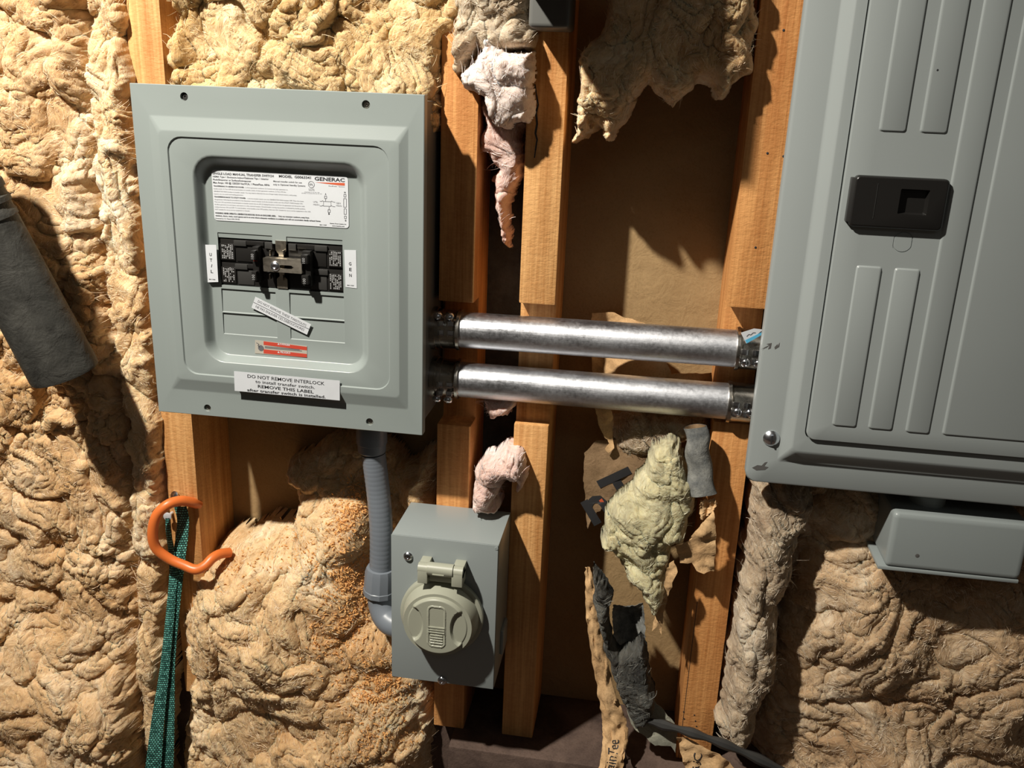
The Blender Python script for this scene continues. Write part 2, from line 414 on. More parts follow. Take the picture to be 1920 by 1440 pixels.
WOOLS = {}
def wool(name, label, cat, px, yp, yfront, yback, mat, seed, edge=0.03, amp=1.0, res=0.002, stretch=1.0, rough=1.0,
         bulges=(), wob=0.006, back=True, group=None, tilt=None, flow=0.6, hair=1.0):
    poly = [(P(u, v, yp).x, P(u, v, yp).z) for u, v in px]
    xs = np.array([p[0] for p in poly]); zs = np.array([p[1] for p in poly])
    gx = np.arange(xs.min() - 0.012, xs.max() + 0.012, res); gz = np.arange(zs.min() - 0.012, zs.max() + 0.012, res)
    X, Z = np.meshgrid(gx, gz, indexing='ij')
    wx = wob * fbm(X * 38, Z * 38, seed + 20, 4); wz = wob * fbm(X * 38 + 9, Z * 38 + 4, seed + 24, 4)
    d, nx, nz = poly_sdf(X + wx, Z + wz, poly)
    keep = d > -res * 0.75
    t = np.clip(d / edge, 0, 1); prof = np.sqrt(np.maximum(1 - (1 - t) ** 2, 0))
    h = wool_h(X, Z, seed, stretch, rough) * amp
    yf = yfront
    if tilt is not None: yf = yfront + tilt(X, Z)
    for (bu, bv, br, ba) in bulges:
        q = P(bu, bv, yp); yf = yf - ba * np.exp(-((X - q.x) ** 2 + (Z - q.z) ** 2) / (2 * br * br))
    Y = yback + (yf - yback) * prof - h * np.minimum(prof * 1.4, 1)
    # roll the lips of the folds over a little
    hx = np.gradient(h, axis=0) / res; hz = np.gradient(h, axis=1) / res
    k = np.minimum(prof, 1) * flow * 0.0035
    X2 = X - k * np.clip(hx, -1.3, 1.3); Z2 = Z - k * np.clip(hz, -1.3, 1.3) - 0.0022 * flow * np.clip(h / 0.02, 0, 2) * prof
    out = d < 0
    X2 = np.where(out, X + nx * d * -0, X2)
    X2 = np.where(out, X - nx * (-d), X2); Z2 = np.where(out, Z - nz * (-d), Z2)
    Y = np.where(out, yback, Y)
    idx = -np.ones(X.shape, int); idx[keep] = np.arange(keep.sum())
    co = np.stack([X2[keep], Y[keep], Z2[keep]], 1)
    a = idx[:-1, :-1]; b = idx[1:, :-1]; c = idx[1:, 1:]; e = idx[:-1, 1:]
    ok = (a >= 0) & (b >= 0) & (c >= 0) & (e >= 0)
    q = np.stack([a[ok], b[ok], c[ok], e[ok]], 1)
    if back:
        n0 = len(co); cb = co.copy(); cb[:, 1] = np.maximum(yback, co[:, 1]) + 0.0015 + 0.25 * np.clip(yback - co[:, 1], 0, 0.02) * 0.3
        co = np.concatenate([co, cb]); q = np.concatenate([q, q[:, ::-1] + n0])
    me = bpy.data.meshes.new(name)
    me.vertices.add(len(co)); me.vertices.foreach_set('co', co.astype(np.float32).ravel())
    me.loops.add(q.size); me.loops.foreach_set('vertex_index', q.astype(np.int32).ravel())
    me.polygons.add(len(q)); me.polygons.foreach_set('loop_start', np.arange(0, q.size, 4, dtype=np.int32))
    me.polygons.foreach_set('loop_total', np.full(len(q), 4, np.int32))
    me.update(calc_edges=True); me.polygons.foreach_set('use_smooth', np.ones(len(q), bool)); me.validate()
    me.materials.append(mat)
    o = bpy.data.objects.new(name, me); COL.objects.link(o); tag(o, label, cat, group)
    WOOLS[o.name] = (gx[0], gz[0], res, np.where(keep, Y, 1.0))
    # teased strands lying on and standing off the surface: one child of uncountable fibres
    rs = np.random.RandomState(seed + 77); ii = np.argwhere(keep & (d > 0.004))
    area = len(ii) * res * res; n = int(min(22000, area * 90000 * hair))
    if n > 20:
        pk = ii[rs.randint(0, len(ii), n)]; st = 6
        px_ = gx[pk[:, 0]] + rs.uniform(-.5, .5, n) * res; pz_ = gz[pk[:, 1]] + rs.uniform(-.5, .5, n) * res
        ang = fbm(px_ * 15, pz_ * 15, seed + 40, 3) * 3.4 + rs.normal(0, 0.33, n) + math.pi / 2
        Ln = rs.uniform(.004, .014, n) * (0.55 + 0.9 * rs.rand(n) ** 2); cv = rs.normal(0, 45, n); wd = rs.uniform(.00010, .00026, n)
        loft_ = np.where(rs.rand(n) < .14, rs.uniform(.001, .005, n), rs.uniform(.0, .0011, n)); tws = rs.uniform(0, 6.28, n)
        VV = np.zeros((n, st + 1, 2, 3)); jit = rs.rand(n)
        for k in range(st + 1):
            t = k / st
            i_ = np.clip(np.round((px_ - gx[0]) / res).astype(int), 0, len(gx) - 1); j_ = np.clip(np.round((pz_ - gz[0]) / res).astype(int), 0, len(gz) - 1)
            okk = keep[i_, j_]; yy = np.where(okk, Y[i_, j_], np.nan)
            if k == 0: yl = yy.copy(); sxo = X2[i_, j_] - X[i_, j_]; szo = Z2[i_, j_] - Z[i_, j_]
            yy = np.where(np.isnan(yy), yl, np.where(np.abs(yy - yl) > .004, yl + np.sign(yy - yl) * .002, yy)); yl = yy
            yp_ = yy - .00025 - loft_ * math.sin(math.pi * (0.15 + 0.75 * t))
            w_ = wd * (1 - .65 * t) * min(1, .3 + 3 * t); nx_ = -np.sin(ang); nz_ = np.cos(ang)
            for q_, sg in ((0, -1), (1, 1)):
                VV[:, k, q_, 0] = px_ + sxo + sg * w_ * nx_; VV[:, k, q_, 1] = yp_ + sg * w_ * np.sin(tws); VV[:, k, q_, 2] = pz_ + szo + sg * w_ * nz_
            px_ = px_ + np.cos(ang) * Ln / st; pz_ = pz_ + np.sin(ang) * Ln / st; ang = ang + cv * Ln / st
        base = (np.arange(n) * (st + 1) * 2)[:, None]
        kk = np.arange(st) * 2; q = np.stack([base + kk, base + kk + 1, base + kk + 3, base + kk + 2], 2).reshape(-1, 4)
        fm = bpy.data.meshes.new('loose_fibres'); fm.vertices.add(n * (st + 1) * 2); fm.vertices.foreach_set('co', VV.astype(np.float32).ravel())
        fm.loops.add(q.size); fm.loops.foreach_set('vertex_index', q.astype(np.int32).ravel()); fm.polygons.add(len(q))
        fm.polygons.foreach_set('loop_start', np.arange(0, q.size, 4, dtype=np.int32)); fm.polygons.foreach_set('loop_total', np.full(len(q), 4, np.int32)); fm.update(calc_edges=True)
        fm.materials.append(FIB[mat.name])
        fo = bpy.data.objects.new('loose_fibres', fm); COL.objects.link(fo); fo.parent = o; fo['kind'] = 'stuff'
    return o

def sheet(name, label, cat, px, yfn, mats, seed, amp=0.004, freq=28, th=0.0006, step=0.0035, jag=0.0012, texts=(), yp=0.0, group=None, smooth=50):
    """crumpled paper or facing cut to an outline, with real thickness; yfn(x, z, u) gives its depth"""
    poly = [P(u, v, yp) for u, v in px]; pts = []
    for i in range(len(poly)):
        a, b = poly[i], poly[(i + 1) % len(poly)]; n = max(1, int((b - a).length / step))
        for k in range(n): q = a + (b - a) * k / n; pts.append((q.x, q.z))
    A = np.array(pts); w = fbm(A[:, 0] * 130, A[:, 1] * 130, seed + 3, 2) * jag; w2 = fbm(A[:, 0] * 130 + 5, A[:, 1] * 130, seed + 4, 2) * jag
    A = A + np.stack([w, w2], 1); nb = len(A)
    x0, x1, z0, z1 = A[:, 0].min(), A[:, 0].max(), A[:, 1].min(), A[:, 1].max()
    gx, gz = np.meshgrid(np.arange(x0, x1, step), np.arange(z0, z1, step), indexing='ij')
    rs = np.random.RandomState(seed); gx = gx + rs.uniform(-.3, .3, gx.shape) * step; gz = gz + rs.uniform(-.3, .3, gz.shape) * step
    d, _, _ = poly_sdf(gx, gz, [tuple(p) for p in A]); k = d > step * 0.5
    allp = [Vector(p) for p in A] + [Vector((a, b)) for a, b in zip(gx[k], gz[k])]
    r = delaunay_2d_cdt(allp, [], [list(range(nb))], 1, 1e-6)
    vs, fs = r[0], r[2]
    def crumple(x, z):
        x = np.asarray(x, float); z = np.asarray(z, float)
        c = np.abs(gn(x * freq, z * freq, seed + 5)) * 1.0 + np.abs(gn(x * freq * 2.3, z * freq * 2.3, seed + 6)) * 0.45 + 0.5 * gn(x * freq * .5, z * freq * .5, seed + 7)
        return c * amp
    V = np.array([[v.x, v.y] for v in vs]); Y = np.array([yfn(a, b) for a, b in V]) - crumple(V[:, 0], V[:, 1])
    mb = MB(); n = len(V)
    front = [(a, y, b) for (a, b), y in zip(V, Y)]; backv = [(a, y + th, b) for (a, b), y in zip(V, Y)]
    mb.add(front + backv, [tuple(f) for f in fs] + [tuple(i + n for i in f[::-1]) for f in fs], 0)
    ec = {}
    for f in fs:
        for i in range(len(f)):
            e = (f[i], f[(i + 1) % len(f)]); kk = tuple(sorted(e)); ec.setdefault(kk, []).append(e)
    for kk, e in ec.items():
        if len(e) == 1: i, j = e[0]; mb.add([front[i], front[j], backv[j], backv[i]], [(0, 1, 2, 3)], 0)
    for (txt, u, v, size, ang, mi, bold) in texts:
        q = P(u, v, yp); ca, sa = math.cos(math.radians(ang)), math.sin(math.radians(ang))
        def fn(x, y):
            X = q.x + x * ca - y * sa; Z = q.z + x * sa + y * ca
            return (X, yfn(X, Z) - float(crumple(X, Z)) - 0.0007, Z)
        mb.text(txt, mi, fn, size, bold)
    o = mb.build(name, mats, None, smooth); tag(o, label, cat, group); return o

def glyphs(mb, txt, mi, a, b, cap, y, bold=0.0, off=0.0):
    """lay text from photo pixel a to pixel b (its baseline) on the plane y; cap = capital height in pixels"""
    A, B = P(a[0], a[1], y), P(b[0], b[1], y); d = B - A; L = d.length; u = d / L; v = Vector((-u.z, 0, u.x))
    h = (P(a[0], a[1] - cap, y) - A).length
    cu = bpy.data.curves.new('glyphs', 'FONT'); cu.body = txt; cu.size = 1.0; cu.offset = bold; cu.resolution_u = 2
    ob = bpy.data.objects.new('glyphs', cu); COL.objects.link(ob)
    dg = bpy.context.evaluated_depsgraph_get(); ev = ob.evaluated_get(dg); me = ev.to_mesh()
    xs = [q.co.x for q in me.vertices]; w = max(xs) - min(xs); x0 = min(xs); sx = L / w; sy = h / 0.72
    mb.add([A + u * ((q.co.x - x0) * sx) + v * (q.co.y * sy) + Vector((0, off, 0)) for q in me.vertices], [tuple(p.vertices) for p in me.polygons], mi)
    ev.to_mesh_clear(); bpy.data.objects.remove(ob); bpy.data.curves.remove(cu)
def quad(mb, pts, y0, y1, mi=0):
    """slab through four photo corners, front at y0, back at y1 (corners read on y0)"""
    q = [P(u, v, y0) for u, v in pts]; a = [Vector(p) for p in q]; b = [Vector((p.x, y1, p.z)) for p in q]
    mb.loft([b, a], mi, True, True)
def pbox(mb, tl, br, y0, y1, bev=0.0, mi=0):
    a, b = P(tl[0], tl[1], y0), P(br[0], br[1], y0)
    mb.box((a.x, min(y0, y1), b.z), (b.x, max(y0, y1), a.z), bev, mi)
def stroke(mb, pts, w, y, mi, th=0.00012):
    q = [P(u, v, y) for u, v in pts]
    for a, b in zip(q[:-1], q[1:]):
        d = (b - a); n = Vector((-d.z, 0, d.x)).normalized() * w / 2
        mb.add([a - n, b - n, b + n, a + n], [(0, 1, 2, 3)], mi)
c1 = lambda x, y: (220 + x / 3, 130 + y / 3)
c2 = lambda x, y: (380 + x / 6.4, 300 + y / 6.4)
c3 = lambda x, y: (370 + x / 5.5375, 420 + y / 5.5375)
c4 = lambda x, y: (400 + x / 4.5714, 620 + y / 4.5714)
c5 = lambda x, y: (660 + x / 2.8235, 800 + y / 2.8235)
c6 = lambda x, y: (780 + x / 2.8235, 540 + y / 2.8235)
c7 = lambda x, y: (1380 + x / 3, y / 3)
c8 = lambda x, y: (1380 + x / 2.1818, 460 + y / 2.1818)

# ================================================================== the setting
YB = 0.089
w = MB(); w.box((-1.1, YB, -0.80), (0.95, YB + 0.012, 0.75)); o = w.build('wall_back', M['sheath'], None, 0); tag(o, kind='structure')
sp = MB(); sp.box((-.105, -0.034, -0.60), (0.95, YB, -0.515), 0.003); sp.box((-1.1, 0.03, -0.80), (-.107, YB, -0.515), 0.003); sp.box((-.105, .0, -.80), (0.95, YB, -.602), .003); o = sp.build('trim_1', M['plate'], None); tag(o, kind='structure')
f = MB(); f.box((-1.1, -1.6, -0.86), (0.95, YB + 0.012, -0.80)); o = f.build('floor', M['plate'], None, 0); tag(o, kind='structure')

# ================================================================== studs
def stud(label, x0, prof, mat, extra=None, shear=0.0, z0=0.0, wdt=0.038):
    mb = MB(); mb.prism(prof, x0, x0 + wdt, 0.0016, 0, shear, z0)
    if extra: extra(mb)
    o = mb.build('wall_stud', [mat, M['grime'], M['ink']], None, 40, origin=(x0 + wdt / 2, 0.04, 0.0))
    return tag(o, label, 'stud', 'wall studs')
zt, zb = 0.56, -0.515
def notch(z_up, z_dn, dep=0.03, slope=0.0):
    return [(YB, zb), (0, zb), (0, z_dn), (dep, z_dn + slope), (dep, z_up + slope), (0, z_up), (0, zt), (YB, zt)]
stud('orange wooden stud along the left edge of the small grey panel, holding the orange hook', -0.460, [(YB, zb), (0, zb), (0, zt), (YB, zt)], M['fir'])
z_u2 = P(850, 566, 0).z; z_d2 = P(850, 797, 0).z
stud('shaded wooden stud right beside the small grey panel, behind the grey inlet box', -0.131, notch(z_u2, z_d2, 0.030), M['fir_red'])
def crack3(mb):
    pts = [(1003, 158), (1006, 178), (1009, 196), (1005, 212), (1007, 232), (1004, 250), (1007, 262), (1004, 282), (1002, 296)]
    for i in range(len(pts) - 1):
        a, b = P(*pts[i], -0.0002), P(*pts[i + 1], -0.0002); wd = 0.0007 * (0.5 + math.sin(math.pi * (i + 1) / len(pts)))
        mb.add([a + Vector((-wd, 0, 0)), a + Vector((wd, 0, 0)), b + Vector((wd, 0, 0)), b + Vector((-wd, 0, 0))], [(0, 1, 2, 3)], 2)
stud('orange notched wooden stud with a long split, between the two metal panels', -0.045, notch(P(1000, 570, 0).z, P(1000, 797, 0).z, 0.014), M['fir'], crack3)
def holes4(mb):
    for (u, v) in (c7(268, 170), c7(177, 862), c7(110, 1392), (1469, 293)):
        mb.revolve(P(u, v, -0.0003), (0, -1, 0), [(0, 0.0012), (0.0001, 0.001)], 8, 2)
    for (u, v) in ((1282, 1335), (1283, 1348), (1302, 1341), (1304, 1352), (1306, 1362)):
        mb.revolve(P(u, v, -0.0003), (0, -1, 0), [(0, 0.0010), (0.0001, 0.0009)], 8, 2)
    q = P(1290, 1200, -0.0002)
    mb.add([(q.x + .004, -.0002, -.515), (q.x + .0046, -.0002, -.515), (q.x + .0058, -.0002, -.30), (q.x + .0052, -.0002, -.30)], [(0, 1, 2, 3)], 2)
stud('reddish wooden stud with nail holes along the left edge of the large grey panel', 0.1668, notch(P(1400, 578, 0).z, P(1340, 790, 0).z, 0.024, 0.004), M['fir_red'], holes4, 0.0, 0.0, 0.040)

# ================================================================== small transfer-switch panel (left)
LX0, LX1, LZ0, LZ1 = -0.4278, -0.1331, -0.1067, 0.2328
YF, YP, YS, YR = -0.058, -0.0645, -0.0630, -0.0505
sw = empty('transfer_switch', (-0.28, 0.04, LZ0), 'small square light grey electrical panel with white stickers, mounted between two studs', 'electrical panel')
e = MB(); ea = rrect(LX0 + .0065, LX1 - .003, LZ0 + .010, LZ1 - .006, .0008, 0); eb = rrect(LX0 + .0085, LX1 - .005, LZ0 + .012, LZ1 - .008, .0008, 0)
at_y = lambda l, y: [Vector((p.x, y, p.z)) for p in l]
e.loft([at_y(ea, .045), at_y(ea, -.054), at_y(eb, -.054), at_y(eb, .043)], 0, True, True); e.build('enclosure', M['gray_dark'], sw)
cv = MB()
outer = rrect(LX0, LX1, LZ0, LZ1, 0.0008, YF); back = rrect(LX0, LX1, LZ0, LZ1, 0.0008, YF + 0.011); lip = rrect(LX0 + 0.002, LX1 - 0.002, LZ0 + 0.002, LZ1 - 0.002, 0.0008, YF + 0.011)
cv.loft([lip, back, rrect(LX0, LX1, LZ0, LZ1, 0.0008, YF + 0.0006), rrect(LX0 + .0006, LX1 - .0006, LZ0 + .0006, LZ1 - .0006, 0.0008, YF)])
outer = rrect(LX0 + .0006, LX1 - .0006, LZ0 + .0006, LZ1 - .0006, 0.0008, YF)
bx = rect_px([(273, 212), (770, 238), (763, 766), (325, 733)], YF); ix = rect_px([(292, 247), (744, 265), (750, 741), (340, 712)], YP)
bev_o = rrect(bx[0], bx[1], bx[2], bx[3], 0.002, YF); bev_i = rrect(ix[0], ix[1], ix[2], ix[3], 0.005, YP)
hs = [(345, 181), (686, 196), (389, 765), (693, 791)]
hloops = [circle(P(u, v, YF), 0.0040) for u, v in hs]
cv.fill(outer, [bev_o] + hloops); 
def mid(l0, l1, t, dy=0.0): return [a.lerp(b, t) + Vector((0, dy, 0)) for a, b in zip(l0, l1)]
cv.loft([bev_o, mid(bev_o, bev_i, .12, 0.0006), mid(bev_o, bev_i, .88, -0.0006), bev_i])
for h in hloops: cv.loft([h, [p + Vector((0, 0.0035, 0)) for p in h]])
sx = rect_px([(312.5, 256), (729, 273), (731, 730), (346, 703)], YP); SR = 0.015
s0 = rrect(*sx, SR, YP); s1 = rrect(sx[0] + .0010, sx[1] - .0010, sx[2] + .0010, sx[3] - .0010, SR - .001, YS)
cv.fill(bev_i, [s0]); cv.loft([s0, s1])
rx_ = rect_px([(359, 289), (684, 302), (696, 700), (383, 681)], YS)
fl = rect_px([(389, 314), (669, 326), (684, 681), (403, 664)], YR)
r0 = rrect(*rx_, 0.022, YS); rf = rrect(*fl, 0.015, YR)
cv.fill(s1, [r0])
cv.loft([r0] + [[Vector((a.x + (b.x - a.x) * t, a.y + (b.y - a.y) * (0.5 - 0.5 * math.cos(math.pi * t)) , a.z + (b.z - a.z) * t)) for a, b in zip(r0, rf)] for t in (0.1, 0.2, 0.35, 0.5, 0.65, 0.8, 0.9, 1.0)])
def r4(tl, br, y, g=0.0):
    a, b = P(*tl, y), P(*br, y); return [Vector((a.x + g, y, a.z - g)), Vector((b.x - g, y, a.z - g)), Vector((b.x - g, y, b.z + g)), Vector((a.x + g, y, b.z + g))]
op1 = r4(c3(208, 86), c3(800, 672), YR); op2 = r4(c3(922, 134), c3(1518, 724), YR)
xm0, xm1 = op1[1].x, op2[0].x
opn = [op1[0], op1[1], Vector((xm0, YR, op1[0].z - 0.008)), Vector((xm1, YR, op1[0].z - 0.008)), Vector((xm1, YR, op1[0].z)), Vector((op2[1].x, YR, op1[0].z)), Vector((op2[1].x, YR, op1[2].z)), Vector((op1[0].x, YR, op1[2].z))]
tw = [r4(c3(247, 668), c3(822, 940), YR), r4(c3(262, 932), c3(832, 1184), YR), r4(c3(952, 712), c3(1526, 990), YR), r4(c3(962, 985), c3(1532, 1240), YR)]
for t_ in tw: t_[0].z = t_[1].z = t_[0].z
# keep rows clear of each other
for a, b in ((0, 1), (2, 3)):
    zz = (tw[a][2].z + tw[b][0].z) / 2
    for k in (2, 3): tw[a][k].z = zz + 0.0004
    for k in (0, 1): tw[b][k].z = zz - 0.0004
for a in (0, 2):
    for k in (0, 1): tw[a][k].z = min(tw[a][k].z, op1[2].z - 0.0016)
cv.fill(rf, [opn] + tw)
for t_ in tw:
    c_ = [Vector((p.x, YR + (0.0016 if k < 2 else 0.0007), p.z + (0 if k < 2 else 0.0007))) for k, p in enumerate(t_)]
    cv.loft([t_, c_], 0, False, True)
# sunk ledge above the breakers
led = [Vector((opn[0].x, YR + 0.0007, opn[0].z)), Vector((opn[5].x, YR + 0.0007, opn[5].z)), Vector((opn[5].x, YR + 0.0012, opn[5].z - 0.0050)), Vector((opn[0].x, YR + 0.0012, opn[0].z - 0.0050))]
cv.add(led, [(0, 1, 2, 3)]); cv.add([opn[0], opn[5], led[1], led[0]], [(0, 1, 2, 3)])
cv.loft([opn, [p + Vector((0, 0.003, 0)) for p in opn]])
cv.build('cover', M['gray'], sw, 30)
for (u, v), hasb in zip(hs, (0, 1, 1, 1)):
    q = P(u, v, YF) ; s_ = MB(); s_.revolve(q + Vector((0, 0.0034, 0)), (0, -1, 0), [(0, 0.0040), (0.0006, 0.0040), (0.0007, 0.003), (0.0012, 0.0026), (0.0014, 0.0012), (0.0004, 0.0010)], 18)
    s_.build('cover_screw', M['black2'] if not hasb else M['zinc'], sw)
# breakers
def breaker(tl, br, hand, mirror):
    b = MB(); a_, b_ = P(*c3(*tl), YR), P(*c3(*br), YR); x0, x1, z1, z0 = a_.x, b_.x, a_.z, b_.z; zc = (z0 + z1) / 2
    X = lambda t: (x1 - (x1 - x0) * t) if mirror else (x0 + (x1 - x0) * t)
    def bb(t0, t1, za, zb_, y0, mi, bev=0.0005):
        b.box((min(X(t0), X(t1)), y0, z0 + (z1 - z0) * za), (max(X(t0), X(t1)), YR + 0.012, z0 + (z1 - z0) * zb_), bev, mi)
    for lo_ in (0.0, 0.5):
        k = 0.5
        bb(0.0, 1.0, lo_ + .008, lo_ + k - .008, YR + 0.0016, 0)
        bb(0.0, 0.27, lo_ + .10 * k, lo_ + .80 * k, YR + 0.0002, 0)
        bb(0.27, 0.50, lo_ + .74 * k, lo_ + .97 * k, YR - 0.0012, 1)
        bb(0.30, 0.60, lo_ + .08 * k, lo_ + .70 * k, YR + 0.0006, 1 if lo_ == 0 else 0)
        bb(0.50, 0.82, lo_ + .80 * k, lo_ + .97 * k, YR - 0.0006, 0)
        bb(0.84, 0.98, lo_ + .70 * k, lo_ + .97 * k, YR - 0.0010, 1)
        # printed block of small lines
        rs = random.Random(5 + int(lo_ * 10) + mirror)
        for col in range(7):
            t0 = 0.035 + col * 0.031; yy = YR + 0.0001
            zz = lo_ + 0.16 * k
            while zz < lo_ + 0.74 * k:
                ln = rs.uniform(.03, .09) * k
                if rs.random() < .8:
                    b.add([(X(t0), yy, z0 + (z1 - z0) * zz), (X(t0 + .016), yy, z0 + (z1 - z0) * zz), (X(t0 + .016), yy, z0 + (z1 - z0) * (zz + ln)), (X(t0), yy, z0 + (z1 - z0) * (zz + ln))], [(0, 1, 2, 3)], 2)
                zz += ln + .02 * k
    o = b.build('breaker', [M['black'], M['black2'], M['ink_light']], sw, 30)
    h = MB(); ha, hb = P(*c3(*hand[0]), YR - 0.004), P(*c3(*hand[1]), YR - 0.004)
    h.box((ha.x, YR - 0.0085, hb.z), (hb.x, YR, ha.z), 0.0012, 0)
    hz = (ha.z - hb.z)
    for zz in (0.08, 0.66):
        h.box((ha.x + .0008, YR - 0.0145, hb.z + hz * zz), (hb.x - .0008, YR, hb.z + hz * (zz + .26)), 0.0012, 0)
    for zz in (0.75, 0.17):
        zq = hb.z + hz * zz; cx = (ha.x + hb.x) / 2
        def fn(x, y, cx=cx, zq=zq): return (cx - y * 1.0 + 0.001, YR - 0.0147, zq + x)
        h.text('100', 1, fn, 0.0042, 0.0, 'CENTER')
    if not mirror: h.add([(cx - .002, YR - .0087, hb.z + hz * .60), (cx + .002, YR - .0087, hb.z + hz * .60), (cx + .002, YR - .0087, hb.z + hz * .615), (cx - .002, YR - .0087, hb.z + hz * .615)], [(0, 1, 2, 3)], 2)
    hh = h.build('handle', [M['black'], M['ink_light'], M['red']], None, 30); hh.parent = o
    return o

breaker((228, 150), (812, 672), ((583, 228), (668, 600)), 0)
breaker((935, 196), (1515, 722), ((1100, 272), (1200, 640)), 1)
il = MB()
a_, b_ = P(*c3(808, 172), YR - .001), P(*c3(938, 675), YR - .001); zc = (a_.z + b_.z) / 2; xw = b_.x - a_.x
out = [Vector((a_.x, YR - .001, a_.z)), Vector((b_.x, YR - .001, a_.z))]
prof_r = [(1.0, .80), (.93, .78), (.72, .72), (.74, .66), (.78, .62), (.78, .36), (.74, .32), (.72, .26), (.93, .22), (1.0, .20)]
H_ = a_.z - b_.z
out += [Vector((a_.x + xw * t, YR - .001, b_.z + H_ * z)) for t, z in prof_r]
out += [Vector((b_.x, YR - .001, b_.z)), Vector((a_.x, YR - .001, b_.z))]
out += [Vector((a_.x + xw * (1 - t), YR - .001, b_.z + H_ * z)) for t, z in prof_r[::-1]]
il.loft([out, [p + Vector((0, .0012, 0)) for p in out]], 0, True, True)
ip = il.build('interlock_plate', M['nickel'], sw, 30)
br = MB(); a_, b_ = P(*c3(680, 350), YR - .013), P(*c3(1085, 518), YR - .013)
ro = rrect(a_.x, b_.x, b_.z, a_.z, .0006, YR - .013); sa, sb_ = P(*c3(840, 424), YR - .013), P(*c3(1000, 472), YR - .013)
slot = rrect(sa.x, sb_.x, sb_.z, sa.z, .0035, YR - .013)
br.fill(ro, [slot]); br.loft([ro, [p + Vector((0, .0012, 0)) for p in ro]]); br.loft([slot, [p + Vector((0, .0012, 0)) for p in slot]])
ro2 = [p + Vector((0, .0012, 0)) for p in ro]; br.fill(ro2, [[p + Vector((0, .0012, 0)) for p in slot]])
br.box((a_.x, YR - .0122, a_.z - .0016), (b_.x, YR - .003, a_.z), .0005); br.box((a_.x, YR - .0122, b_.z), (b_.x, YR - .003, b_.z + .0016), .0005)
for (u, v) in ((752, 300), (750, 545), (888, 300), (885, 560)): pbox(br, c3(u - 7, v - 26), c3(u + 7, v + 30), YR - .006, YR - .0005, .0004)
br.build('slide_bracket', M['nickel'], ip, 30) if False else None
bo = br.build('slide_bracket', M['nickel'], None, 30); bo.parent = ip
sc_ = MB(); q = P(*c3(803, 440), YR - .014); sc_.revolve(q + Vector((0, .002, 0)), (0, -1, 0), [(0, .0052), (.001, .0052), (.0024, .0042), (.0030, .0022), (.0022, .001)], 20)
so = sc_.build('bracket_screw', M['bolt'], None, 40); so.parent = ip

